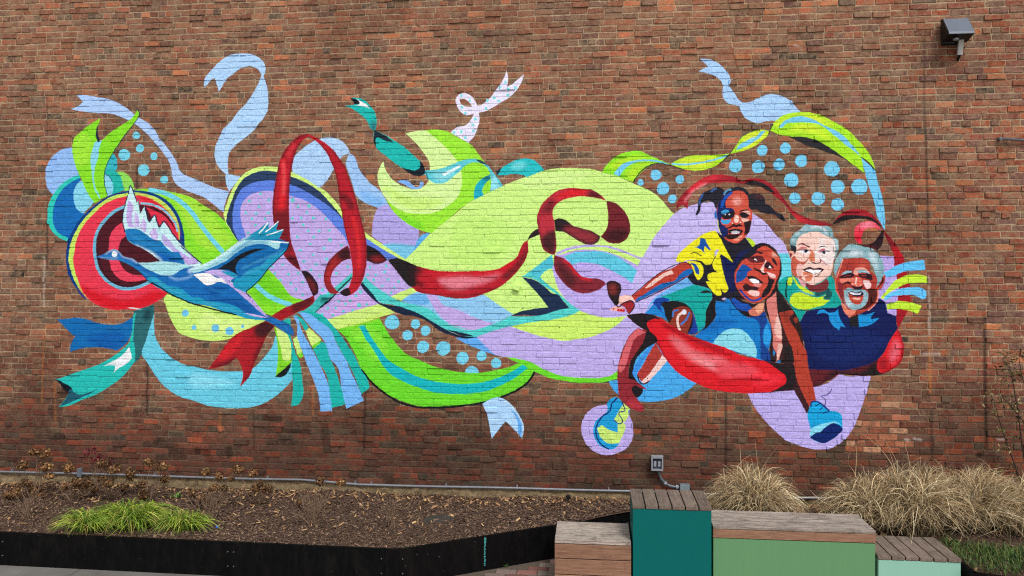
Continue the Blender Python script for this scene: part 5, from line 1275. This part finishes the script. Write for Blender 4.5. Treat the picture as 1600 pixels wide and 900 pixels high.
def block(name, label, X0, X1, Y0, Y1, top, along, npl, thick, panel, pmat, fascia=0, boards=None):
    root = empty(name, ((X0 + X1) / 2, (Y0 + Y1) / 2, 0), label, 'bench', 'timber topped bench blocks in a row')
    gap = .011
    if along == 'x':
        w = (Y1 - Y0 + gap) / npl
        for i in range(npl):
            board(root, 'plank', X0 + rng.uniform(0, .002), X1 - rng.uniform(0, .002), Y0 + i * w, Y0 + (i + 1) * w - gap, top - thick, top + rng.uniform(-.0015, .0015), WTX)
    else:
        w = (X1 - X0 + gap) / npl
        for i in range(npl):
            board(root, 'plank', X0 + i * w, X0 + (i + 1) * w - gap, Y0 - rng.uniform(0, .004), Y1, top - thick, top + rng.uniform(-.0015, .0015), WTY)
    zt = top - thick - .004
    if fascia:
        board(root, 'fascia_board', X0, X1, Y0 - .001, Y0 + .032, zt - fascia, zt, WFX); zt -= fascia + .006
    board(root, 'frame', X0 + .03, X1 - .03, Y0 + .035, Y1 - .03, .0, zt - .002 if not fascia else top - thick - .008, MAT_DARK)
    if boards:
        for (z0, z1) in boards:
            board(root, 'front_board', X0, X1, Y0 + .001, Y0 + .032, z0, z1, WFX)
            board(root, 'side_board', X0 + .0005, X0 + .028, Y0 + .034, Y1 - .002, z0 + .001, z1 - .001, WFX)
    else:
        board(root, 'front_panel', X0 + .003, X1 - .003, Y0 + .004, Y0 + .022, .008, zt, pmat, .003)
        board(root, 'side_panel', X0 + .003, X0 + .02, Y0 + .024, Y1 - .006, .008, zt, pmat, .003)
        board(root, 'side_panel', X1 - .02, X1 - .003, Y0 + .024, Y1 - .006, .008, zt, pmat, .003)
    return root
block('timber_bench', 'low bench block clad all in brown boards, leftmost of the row', .575, 1.286, -1.684, -1.149, .45, 'x', 4, .034, 0, None, boards=[(.278, .410), (.128, .270), (.004, .120)])
block('panel_bench', 'tallest bench block with a dark teal front panel', 1.299, 2.02, -1.69, -1.155, .80, 'y', 6, .034, 1, paintpanel('teal_panel', srgb(0, 96, 93)))
block('panel_bench', 'long bench block with sage green panel and planks running lengthwise', 2.036, 3.478, -1.655, -1.19, .622, 'x', 8, .03, 1, paintpanel('sage_panel', srgb(96, 142, 100)), fascia=.078)
block('panel_bench', 'low bench block with a pale mint panel at the right end of the row', 3.494, 4.205, -1.672, -1.115, .402, 'y', 6, .032, 1, paintpanel('mint_panel', srgb(136, 186, 166)))
# ------------------------------------------------------------------ electrical fittings
MAT_PIPE = simple('galvanised_pipe', srgb(128, 131, 137), .45, .35, .12, 12)
MAT_GREY = simple('grey_casting', srgb(106, 112, 118), .55, .2, .12, 20)
MAT_PALE = simple('pale_cover', srgb(136, 140, 146), .6, .05, .08, 20)
MAT_BLACK = simple('black_plastic', srgb(22, 22, 24), .5)
cpts = [(-60, 735.5), (0, 737), (60, 738.5), (125, 740), (200, 742), (300, 745.5), (400, 748.5), (470, 749.5), (520, 753.5), (560, 757), (640, 759.5), (700, 760.5), (800, 762.5), (900, 765.5), (985, 767.5), (1068, 770), (1160, 774), (1250, 778), (1300, 778.5), (1400, 780), (1560, 785), (1680, 790)]
cp = [wallp(u, v, -.034) for u, v in cpts]
r0 = Vector((cp[0].x, 0, 0))
root = empty('electrical_conduit', cp[0], 'thin galvanised conduit pipe running along the foot of the brick wall', 'pipe')
mb = MB(); mb.tube([p - cp[0] for p in cp], .0135, 10); mb.build('pipe', MAT_PIPE, root, smooth=True)
def at_px(u):
    for (a, b) in zip(range(len(cpts)), range(1, len(cpts))):
        if cpts[a][0] <= u <= cpts[b][0]:
            t = (u - cpts[a][0]) / (cpts[b][0] - cpts[a][0]); return cp[a].lerp(cp[b], t)
for u in (18, 242, 418, 555, 580, 697, 808, 951, 1240, 1395):
    p = at_px(u) - cp[0]; mb = MB()
    mb.tube([p + Vector((-.008, 0, 0)), p + Vector((.008, 0, 0))], .0165, 10); mb.box(p.x - .008, p.x + .008, p.y - .002, p.y + .034, p.z + .012, p.z + .034)
    mb.build('strap', MAT_PIPE, root)
p = at_px(125) - cp[0]; o = bmobj('coupling_box', bevbox((.052, .05, .11), .006, 2), MAT_GREY, root); o.location = p + Vector((0, .0, .012))
for s in (-1, 1):
    mb = MB(); mb.tube([p + Vector((s * .024, 0, 0)), p + Vector((s * .05, 0, -.001))], .018, 10); mb.build('hub', MAT_GREY, root)
# outlet box with bubble cover
ob = wallp(1026.5, 723.5, -.05); root = empty('outlet_box', ob, 'grey weatherproof outlet box mounted on the lower wall above the teal bench', 'outlet box')
o = bmobj('back_box', bevbox((.125, .05, .148), .008, 2), MAT_GREY, root); o.location = (0, .022, 0)
mb = MB()
for (a, b, c, d) in ((-.066, .066, .062, .078), (-.066, .066, -.078, -.060), (-.066, -.050, -.060, .062), (.050, .066, -.060, .062)): mb.box(a, b, -.045, -.003, c, d)
mb.build('cover_frame', MAT_PALE, root)
o = bmobj('receptacle_plate', bevbox((.1, .012, .12), .003), simple('smoked_cover', srgb(58, 62, 74), .3), root); o.location = (0, -.012, .001)
for s in (-1, 1): o = bmobj('receptacle', bevbox((.03, .014, .062), .006, 2), MAT_PALE, root); o.location = (s * .024, -.022, -.006)
o = bmobj('cover_lid', bevbox((.136, .05, .012), .004), MAT_PALE, root); o.location = (0, -.022, .085)
jb = wallp(1069.5, 762, -.045); root = empty('junction_box', jb, 'small grey junction box on the conduit right below the outlet box', 'junction box')
o = bmobj('body', bevbox((.112, .07, .09), .005, 2), MAT_GREY, root)
o = bmobj('cover', bevbox((.104, .006, .082), .002), simple('box_cover', srgb(122, 138, 142), .5), root); o.location = (0, -.0385, 0)
el = [wallp(1029, 734, -.04), wallp(1030, 741, -.04), wallp(1033, 748, -.04), wallp(1039, 755, -.04), wallp(1047, 759.5, -.04), wallp(1056, 761, -.04), wallp(1063, 761.3, -.042)]
root = empty('conduit_elbow', el[0], 'dark curved conduit dropping from the outlet box to the junction box', 'pipe')
mb = MB(); mb.tube([p - el[0] for p in el], .0165, 10); mb.build('pipe', simple('dark_conduit', srgb(92, 98, 108), .4, .3), root, smooth=True)
mb = MB(); q = el[3] - el[0]; mb.tube([q + Vector((-.008, 0, .008)), q + Vector((.01, 0, -.008))], .022, 10); mb.build('strap', MAT_PALE, root)
mb = MB(); q = el[5] - el[0]; mb.tube([q, q + Vector((.03, 0, 0))], .024, 10); mb.build('connector', MAT_PALE, root)
# wall light
lb_, lt_ = wallp(1471, 70), wallp(1521, 30)
X0, X1 = wallp(1474, 50).x - .045, wallp(1523, 50).x - .115
ZT = wallp(1495, 29).z - .025; fx = empty('wall_light', ((X0 + X1) / 2, 0, ZT - .2), 'dark grey wedge shaped wall light high on the bricks at upper right', 'light')
off = Vector(fx.location); mb = MB()
prof = [(-.045, ZT), (-.10, ZT - .005), (-.235, ZT - .185), (-.24, ZT - .21), (-.055, ZT - .255)]
vs = []
for x in (X0, X1):
    for (y, z) in prof: vs.append(Vector((x, y, z)) - off)
n5 = len(prof)
mb.quadmesh(vs, [(k, (k + 1) % n5, n5 + (k + 1) % n5, n5 + k) for k in range(n5 - 2)] + [(4, 0, 5, 9), tuple(range(n5))[::-1], tuple(range(n5, 2 * n5))])
hood = mb.build('hood', simple('slate_enamel', srgb(88, 96, 110), .38, .1, .06, 6, 0, .5), fx)
mb = MB(); mb.quadmesh([v + Vector((0, 0, .004)) for v in (vs[3], vs[8], vs[9], vs[4])], [(0, 1, 2, 3)]); mb.build('underside', MAT_BLACK, fx)
for (sx, xx) in ((-1, X0), (1, X1)):
    mb = MB(); mb.quadmesh([Vector((xx + sx * .002, y * .96 - .002, z)) - off for (y, z) in prof] + [Vector((xx + sx * .005, y * .96 - .002, z)) - off for (y, z) in prof],
        [tuple(range(5)), tuple(range(5, 10))[::-1]] + [(k, 5 + k, 5 + (k + 1) % 5, (k + 1) % 5) for k in range(5)]); mb.build('end_plate', MAT_BLACK, fx)
o = bmobj('mounting_plate', bevbox((X1 - X0 - .04, .05, .24), .004), MAT_BLACK, fx); o.location = Vector(((X0 + X1) / 2, -.022, ZT - .15)) - off
mb = MB(); mb.lathe([(.018, -.02), (.03, -.012), (.03, .0), (.012, .01)], (X0 + .1 - off.x, -.17, ZT - .245 - off.z), 12); mb.build('sensor', MAT_PALE, fx)
a_, b_ = wallp(1502, 60, -.10), wallp(1499.5, 86, -.05); mb = MB()
d_ = (b_ - a_); s_ = Vector((.026, 0, 0)); t_ = Vector((0, .012, 0))
mb.quadmesh([a_ - s_ - t_ - off, a_ + s_ - t_ - off, b_ + s_ - t_ - off, b_ - s_ - t_ - off, a_ - s_ + t_ - off, a_ + s_ + t_ - off, b_ + s_ + t_ - off, b_ - s_ + t_ - off],
    [(0, 3, 2, 1), (4, 5, 6, 7), (0, 1, 5, 4), (2, 3, 7, 6), (1, 2, 6, 5), (0, 4, 7, 3)]); mb.build('bracket', simple('pale_bracket', srgb(186, 188, 182), .5), fx)
mb = MB(); mb.tube([b_ - off, b_ + Vector((0, .03, -.03)) - off, Vector((b_.x, -.004, b_.z - .045)) - off], .014, 8); mb.build('cable', MAT_BLACK, fx)
a_ = wallp(1561, 216.5, -.045); b_ = wallp(1600, 219, -.045); d_ = (b_ - a_).normalized()
root = empty('wall_rod', a_, 'thin grey metal rod fixed level on the bricks at the right edge', 'rod')
mb = MB(); mb.tube([Vector((0, 0, 0)), d_ * 1.3], .013, 8); mb.build('rod', MAT_GREY, root, smooth=True)
mb = MB(); mb.box(-.0, .03, -.012, .043, -.014, .014); mb.build('bracket', MAT_GREY, root)
# spigot, valve cover, bottle cap
p = gnd(888, 784, .34); root = empty('garden_spigot', p, 'small black irrigation fitting standing in the mulch near the wall', 'irrigation fitting')
mb = MB(); mb.tube([(0, 0, -.03), (0, 0, .05)], .01, 8); mb.build('riser', MAT_BLACK, root)
mb = MB(); mb.lathe([(.012, .035), (.026, .045), (.028, .07), (.016, .078)], (0, 0, 0), 10); mb.build('head', MAT_BLACK, root)
p = gnd(686, 814, .335); root = empty('valve_cover', p, 'round flat dark grey cover lying in the mulch', 'cover'); MC = simple('weathered_cover', srgb(58, 54, 49), .9, 0, .25, 18, .4)
mb = MB(); mb.lathe([(.17, -.03), (.172, .0), (.165, .008), (.03, .013)], (0, 0, 0), 28); mb.build('lid', MC, root); root.rotation_euler.x = .05
mb = MB(); mb.lathe([(.185, -.04), (.185, -.008), (.178, -.003)], (0, 0, 0), 28); mb.build('rim', simple('rim', srgb(44, 42, 40), .9), root)
p = gnd(339, 824, .335); mb = MB(); mb.lathe([(.014, -.01), (.0145, .008), (.012, .012)], (0, 0, 0), 14)
o = mb.build('bottle_cap', simple('blue_plastic', srgb(40, 90, 190), .35), label='tiny blue bottle cap on the mulch right of the green sedge', cat='bottle cap'); o.location = p; o.rotation_euler = (.6, .3, 0)
# ------------------------------------------------------------------ plants
MAT_BLADE = attrmat('dry_blade', .85, .18, 40); MAT_SEDGE = attrmat('green_blade', .6, .18, 30); MAT_TWIG = simple('twig', srgb(116, 94, 76), .9, 0, .25, 40)
def blade(mb, base, az, lean, L, w, droop, c0, c1, segs=5, curl=0.0, floor=-.02):
    p = Vector(base); d = Vector((math.cos(az) * math.sin(lean), math.sin(az) * math.sin(lean), math.cos(lean)))
    side = Vector((-math.sin(az), math.cos(az), 0)); tw = rng.uniform(-.9, .9); side = (side * math.cos(tw) + Vector((math.cos(az), math.sin(az), .2)) * math.sin(tw)).normalized()
    vs = []; cs = []
    for i in range(segs + 1):
        t = i / segs; ww = w * (1 - t ** 1.6) * .5 + .0004
        vs += [p - side * ww, p + side * ww]; c = tuple(a + (b - a) * t for a, b in zip(c0, c1)); cs += [c, c]
        d = (d + Vector((math.cos(az) * .25 + curl * -math.sin(az), math.sin(az) * .25 + curl * math.cos(az), -1)) * droop * (t + .15) / segs).normalized()
        p = p + d * (L / segs)
        if p.z < floor: p.z = floor + .004 * rng.random(); d.z = abs(d.z) * .2
    b = len(mb.v); mb.v += [tuple(v) for v in vs]; mb.c += cs
    for i in range(segs): mb.f.append((b + 2 * i, b + 2 * i + 1, b + 2 * i + 3, b + 2 * i + 2)); mb.m.append(0)
DRY = [(204, 182, 142), (184, 160, 118), (156, 132, 96), (222, 204, 168), (132, 108, 78), (172, 148, 110)]
def arch(mb, base, end, up, w, c0, c1, segs=9, tang=.04, tip=.12):
    b = Vector(base); e = Vector(end); ctl = b.lerp(e, .28) + Vector((0, 0, up)) + Vector([rng.gauss(0, tang) for _ in range(3)])
    out = Vector((e.x - b.x, e.y - b.y, 0)); out = out.normalized() if out.length > 1e-4 else Vector((1, 0, 0)); wv = rng.uniform(0, 6.28); wa = tang * rng.uniform(.1, .5)
    pts = []
    for i in range(segs + 1):
        t = i / segs; q = b * (1 - t) ** 2 + ctl * 2 * t * (1 - t) + e * t * t
        if t > .6: q += Vector((out.x * tip * (t - .6), out.y * tip * (t - .6), -tip * 2.2 * (t - .6) ** 2))
        q += Vector((math.sin(wv + t * 5) * wa * t, math.cos(wv + t * 4) * wa * t, 0)); q.z = max(q.z, .004); pts.append(q)
    sd = Vector((rng.gauss(0, 1), rng.gauss(0, 1), rng.gauss(0, .4))).normalized(); n0 = len(mb.v)
    for i, q in enumerate(pts):
        t = i / segs; ww = w * .5 * (1 - t ** 1.8) + .0005; mb.v += [tuple(q - sd * ww), tuple(q + sd * ww)]
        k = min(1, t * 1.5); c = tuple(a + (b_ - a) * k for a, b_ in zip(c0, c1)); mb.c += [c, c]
    for i in range(segs): mb.f.append((n0 + 2 * i, n0 + 2 * i + 1, n0 + 2 * i + 3, n0 + 2 * i + 2)); mb.m.append(0)
def dome_end(rad, hgt, bias=0.0):
    a = rng.uniform(0, 6.283); rho = rad * (rng.random() ** .6) * 1.02
    z = hgt * math.sqrt(max(.02, 1 - (rho / rad / 1.08) ** 2)) * rng.uniform(.5, 1.0)
    return Vector((math.cos(a) * rho + bias * z, math.sin(a) * rho * .8, max(.03, z)))
def dry_clump(u, y, rad, hgt, n, label, bias=0.0, seed=0):
    x = wallp(u, 780, y).x; z = soil_z(x, y); root = empty('dried_grass', (x, y, z), label, 'grass', 'dried ornamental grass clumps')
    mb = MB()
    for i in range(n):
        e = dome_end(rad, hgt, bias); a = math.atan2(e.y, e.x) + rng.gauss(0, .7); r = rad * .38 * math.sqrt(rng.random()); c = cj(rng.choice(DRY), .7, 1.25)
        arch(mb, (math.cos(a) * r, math.sin(a) * r, -.02), e, hgt * rng.uniform(.25, .6), rng.uniform(.005, .010), tuple(v * .3 for v in c), c, 9, .06, rng.uniform(.0, .35))  # blade feet coloured darker to paint in the shade between stems
    for i in range(n // 4):                       # broken, crossing stems low in the clump
        b = dome_end(rad * .9, hgt * .6); e = b + Vector((rng.gauss(0, .16), rng.gauss(0, .12), rng.uniform(-.12, .12))); c = cj(rng.choice(DRY), .45, 1.0)
        arch(mb, b, e, .04, .006, c, c, 5, .05, 0)
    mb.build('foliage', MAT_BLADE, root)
    mb = MB()
    for i in range(10):
        a = rng.uniform(0, 6.283); c = cj((196, 170, 130), .8, 1.1); L = hgt * rng.uniform(1.1, 1.35)
        arch(mb, (math.cos(a) * .1, math.sin(a) * .1, 0), (math.cos(a) * rad * rng.uniform(.1, .8), math.sin(a) * .2, L), hgt * .4, .006, c, c, 10, .08, rng.uniform(.1, .7))
    mb.build('seed_stalks', MAT_BLADE, root)
dry_clump(1176, -.62, .50, .72, 2300, 'rounded straw coloured grass clump behind the sage green bench, standing apart from the rest')
dry_clump(1352, -.62, .52, .64, 1900, 'straw coloured grass clump left of the big tangle, behind the end of the sage bench', .1)
dry_clump(1424, -.72, .62, .78, 2500, 'tallest straw coloured grass clump, above the mint bench', .1)
dry_clump(1500, -.60, .62, .70, 2200, 'sprawling straw coloured grass clump leaning right beyond the mint bench', .25)
dry_clump(1580, -.55, .6, .64, 2000, 'straw coloured grass clump at the right edge under the leafy shrub', .1)
dry_clump(1655, -.7, .5, .6, 900, 'straw coloured grass clump just cut by the right edge of the frame')
def sedge(u, v, n, rad, L, label):
    p = gnd(u, v, .325); root = empty('green_sedge', p, label, 'sedge', 'bright green sedge clumps'); mb = MB()
    for i in range(n):
        c = cj(rng.choice([(136, 164, 42), (112, 144, 38), (158, 178, 56), (80, 114, 34), (186, 186, 84), (100, 134, 36)]) if rng.random() > .05 else (176, 150, 90), .8, 1.12)
        a = rng.uniform(0, 6.283); rho = rad * rng.uniform(.35, 1.25); e = Vector((math.cos(a) * rho, math.sin(a) * rho * .6, L * rng.uniform(.02, .8) * (1.15 - .5 * rho / rad)))
        r = rad * .45 * math.sqrt(rng.random()); a2 = a + rng.gauss(0, .6)
        arch(mb, (math.cos(a2) * r, math.sin(a2) * r * .6, -.01), e, L * rng.uniform(.45, .9), rng.uniform(.007, .013), tuple(x * .25 for x in c), c, 7, .03, rng.uniform(0, .12))  # dark base colour paints the shaded gaps low in the sedge
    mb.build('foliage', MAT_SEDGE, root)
sedge(138, 827, 460, .34, .27, 'leftmost of the three bright green sedge clumps behind the steel edging')
sedge(207, 822, 820, .46, .34, 'middle and tallest of the three bright green sedge clumps')
sedge(286, 828, 460, .34, .27, 'rightmost of the three bright green sedge clumps, nearest the blue cap')
mb = MB()
for _ in range(9000):
    x = rng.uniform(4.3, 7.6); y = rng.uniform(e2(x) + .12, e2(x) + .82)
    if math.sin(x * 3 + y * 5) * .3 + rng.random() < .32: continue
    c = cj(rng.choice([(70, 104, 44), (52, 84, 38), (92, 122, 54), (118, 132, 66)]), .8, 1.1)
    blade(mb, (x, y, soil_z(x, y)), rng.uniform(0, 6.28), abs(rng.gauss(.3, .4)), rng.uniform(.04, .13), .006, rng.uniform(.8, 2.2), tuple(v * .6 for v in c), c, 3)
mb.build('green_grass', MAT_SEDGE, kind='stuff')
MAT_HEAD = attrmat('dried_floret', .9, .2, 60, .0)
def limb(mb, a, b, r0, r1, wob=.03, n=5):
    pts = [a.lerp(b, i / n) + (Vector([rng.uniform(-wob, wob) for _ in range(3)]) if 0 < i < n else Vector()) for i in range(n + 1)]
    mb.tube(pts, [r0 + (r1 - r0) * i / n for i in range(n + 1)], 5, cap=False); return pts
def hydrangea(bu, y, heads, label, cb=(1.0, 1.0, 1.0)):
    x = wallp(bu, 800, y).x; base = Vector((x, y, soil_z(x, y) - .02)); root = empty('dried_hydrangea', base, label, 'shrub', 'dried hydrangea shrubs'); st = MB()
    for (cu, cv, cr) in heads:
        yy = y + rng.uniform(-.16, .16); p = wallp(cu / 4, 680 + cv / 4, yy); p.z = max(p.z, soil_z(p.x, yy) + .05); r = cr / 4 * .0078
        limb(st, Vector((rng.uniform(-.05, .05), rng.uniform(-.04, .04), 0)), p - base, .0055, .0028, .02)
        hd = MB(); ax = [rng.uniform(.7, 1.25) for _ in range(3)]; k_ = rng.uniform(.62, .95); r *= rng.uniform(.8, 1.1)
        for _ in range(int(110 + r * 1900)):
            d = Vector([rng.gauss(0, 1) for _ in range(3)]).normalized(); q = d * r * (rng.uniform(.35, 1.0) if rng.random() < .85 else rng.uniform(.95, 1.12)); q = Vector((q.x * ax[0], q.y * ax[1], q.z * ax[2] * .85))
            t = d.orthogonal().normalized(); t.rotate(Matrix.Rotation(rng.uniform(0, 6.28), 3, d)); t = (t + d * rng.uniform(-.6, .6)).normalized(); w = d.cross(t).normalized(); s = rng.uniform(.005, .012)
            c = cj(rng.choice([(168, 124, 76), (142, 98, 58), (186, 146, 98), (112, 76, 46), (156, 110, 70), (92, 62, 40)]), .7 * k_, 1.15 * k_)
            hd.quadmesh([q - t * s - w * s * .8, q + t * s - w * s * .7, q + t * s * .9 + w * s, q - t * s + w * s * .8], [(0, 1, 2, 3)], c)
        h = hd.build('flower_head', MAT_HEAD, root); h.location = p - base
    for _ in range(12):
        a = rng.uniform(0, 6.28); limb(st, Vector((0, 0, 0)), Vector((math.cos(a) * rng.uniform(.1, .3), math.sin(a) * .2, rng.uniform(.12, .42))), .004, .0015, .02)
    st.build('stems', MAT_TWIG, root)
hydrangea(52, -.62, [(215, 105, 42), (280, 115, 36), (145, 185, 40), (290, 200, 46), (220, 340, 50), (100, 345, 42), (160, 300, 36), (60, 370, 34), (250, 400, 30)], 'dried hydrangea at the far left with the tallest brown flower heads')
hydrangea(118, -.66, [(430, 205, 50), (310, 255, 40), (540, 300, 52), (480, 300, 36), (640, 275, 36), (400, 330, 30), (590, 340, 26)], 'dried hydrangea in front of the small conduit box')
hydrangea(178, -.58, [(640, 175, 44), (715, 215, 42), (815, 245, 42), (770, 330, 32), (680, 300, 30)], 'dried hydrangea with pale heads beside the dark red leaves')
hydrangea(232, -.6, [(930, 170, 36), (1010, 200, 44), (1030, 275, 36), (880, 310, 40), (895, 375, 40)], 'dried hydrangea with four brown heads left of the loose twiggy one')
hydrangea(322, -.8, [(1285, 230, 38), (1370, 255, 26), (1440, 270, 26), (1485, 215, 36), (1340, 330, 30), (1200, 365, 32), (1260, 390, 26), (1400, 330, 22)], 'open twiggy dried hydrangea right of the green sedge')
hydrangea(402, -.5, [(1580, 240, 32), (1625, 300, 30), (1665, 335, 32), (1600, 330, 28)], 'small dried hydrangea against the conduit, rightmost of the leafy row')
hydrangea(492, -.75, [(2000, 290, 26), (2130, 296, 26), (1870, 420, 18)], 'bare fan shaped hydrangea with two pale heads near the middle of the bed')
def twigs(u, v, n, h, w, label):
    p = gnd(u, v, .33); root = empty('twiggy_shrub', p, label, 'shrub', 'bare twiggy shrubs'); mb = MB()
    for _ in range(n):
        q = Vector((rng.gauss(0, w), rng.gauss(0, w * .5), h * rng.uniform(.5, 1.05))); pts = limb(mb, Vector((rng.uniform(-.04, .04), rng.uniform(-.03, .03), -.02)), q, .005, .0016, .015)
        for _ in range(3):
            s = pts[rng.randint(2, 4)]; limb(mb, s, s + Vector((rng.gauss(0, .05), rng.gauss(0, .04), rng.uniform(.03, .11))), .0022, .001, .008, 3)
    mb.build('stems', MAT_TWIG, root)
twigs(491, 820, 26, .36, .15, 'bare many stemmed shrub spreading like a fan in the mulch')
twigs(612, 822, 8, .30, .04, 'thin bare shrub of a few upright stems left of the round cover')
twigs(330, 812, 16, .34, .1, 'bare twiggy shrub behind the blue bottle cap')
twigs(40, 808, 12, .34, .14, 'bare twiggy shrub low at the far left')
# dark red leaved plant
def leafy(root, name, pts, n, size, cols, mat, spread=.05):
    mb = MB()
    for _ in range(n):
        q = Vector(rng.choice(pts)) + Vector([rng.gauss(0, spread) for _ in range(3)]); d = Vector([rng.gauss(0, 1), rng.gauss(0, 1) - .6, rng.gauss(0, .6)]).normalized(); t = d.orthogonal().normalized(); t.rotate(Matrix.Rotation(rng.uniform(0, 6.28), 3, d)); w = d.cross(t)
        s = size * rng.uniform(.6, 1.2); c = cj(rng.choice(cols), .75, 1.2)
        mb.quadmesh([q - t * s, q - w * s * .42 + d * s * .1, q + t * s, q + w * s * .42 + d * s * .1], [(0, 1, 2, 3)], c)
    return mb.build(name, mat, root)
p0 = wallp(152, 790, -.4); p0.z = .32; root = empty('red_shrub', p0, 'small shrub with dark crimson leaves against the bricks', 'shrub'); st = MB(); tips = []
for (u, v) in ((137, 708), (146, 705), (152, 712), (160, 722), (172, 724), (149, 720), (158, 712)):
    q = wallp(u, v, -.4 + rng.uniform(-.05, .05)) - p0; limb(st, Vector((0, 0, 0)), q, .004, .0015, .01); tips.append(q)
st.build('stems', MAT_TWIG, root); leafy(root, 'leaves', tips, 110, .026, [(90, 16, 30), (66, 12, 24), (112, 22, 40)], attrmat('crimson_leaf', .6, .15, 30), .028)
# leafy shrub at the right edge
p0 = wallp(1606, 800, -.32); p0.z = .33; root = empty('leafy_shrub', p0, 'sparse shrub with dark stems and olive leaves at the right edge', 'shrub'); st = MB(); tips = []
for path_ in ([(1606, 800), (1604, 740), (1596, 690), (1590, 640), (1583, 600), (1578, 575), (1566, 562)], [(1606, 800), (1592, 745), (1576, 700), (1566, 672), (1558, 645), (1556, 636)],
    [(1606, 800), (1606, 720), (1600, 660), (1580, 635), (1566, 620)], [(1606, 790), (1612, 690), (1606, 620), (1596, 585), (1592, 560)], [(1606, 800), (1616, 720), (1640, 640), (1648, 590)], [(1606, 800), (1598, 760), (1588, 740), (1560, 735)],
    [(1606, 760), (1624, 680), (1622, 600), (1612, 560)]):
    yy_ = rng.uniform(-.42, -.22); P3 = [wallp(u, v, -.32 + (yy_ + .32) * i / len(path_)) - p0 for i, (u, v) in enumerate(path_)]
    st.tube(P3, [.008 * (1 - i / len(P3)) + .002 for i in range(len(P3))], 5, cap=False); tips += P3[2:]
    for q in P3[2:]:
        for _ in range(3):
            e = q + Vector((rng.gauss(0, .08), rng.gauss(0, .05), rng.gauss(.03, .06))); st.tube([q, (q + e) / 2 + Vector((0, 0, .008)), e], .0018, 4, cap=False); tips.append(e)
st.build('stems', simple('dark_twig', srgb(58, 46, 40), .9), root); leafy(root, 'leaves', tips, 520, .022, [(84, 84, 42), (112, 106, 62), (58, 60, 34), (140, 128, 84), (44, 46, 30)], attrmat('olive_leaf', .7, .2, 30), .035)
# a few young green sprouts
for (u, v, z, s, lb) in ((276, 778, .34, .05, 'tiny green sprout in the mulch behind the sedge'), (862, 870, 0.0, .03, 'tuft of weeds at the foot of the brown bench'), (790, 885, 0.0, .018, 'tiny weed in the paving joint beside the steel edging')):
    p = gnd(u, v, z); root = empty('green_sprout', p, lb, 'weed', 'green weeds'); mb = MB()
    for _ in range(46):
        c = cj((78, 116, 46), .8, 1.1); a = rng.uniform(0, 6.28)
        blade(mb, (math.cos(a) * s * .5, math.sin(a) * s * .4, 0), a, rng.uniform(.1, 1.0), s * rng.uniform(.8, 1.8), s * .22, 1.5, c, c, 3)
    mb.build('leaves', MAT_SEDGE, root)
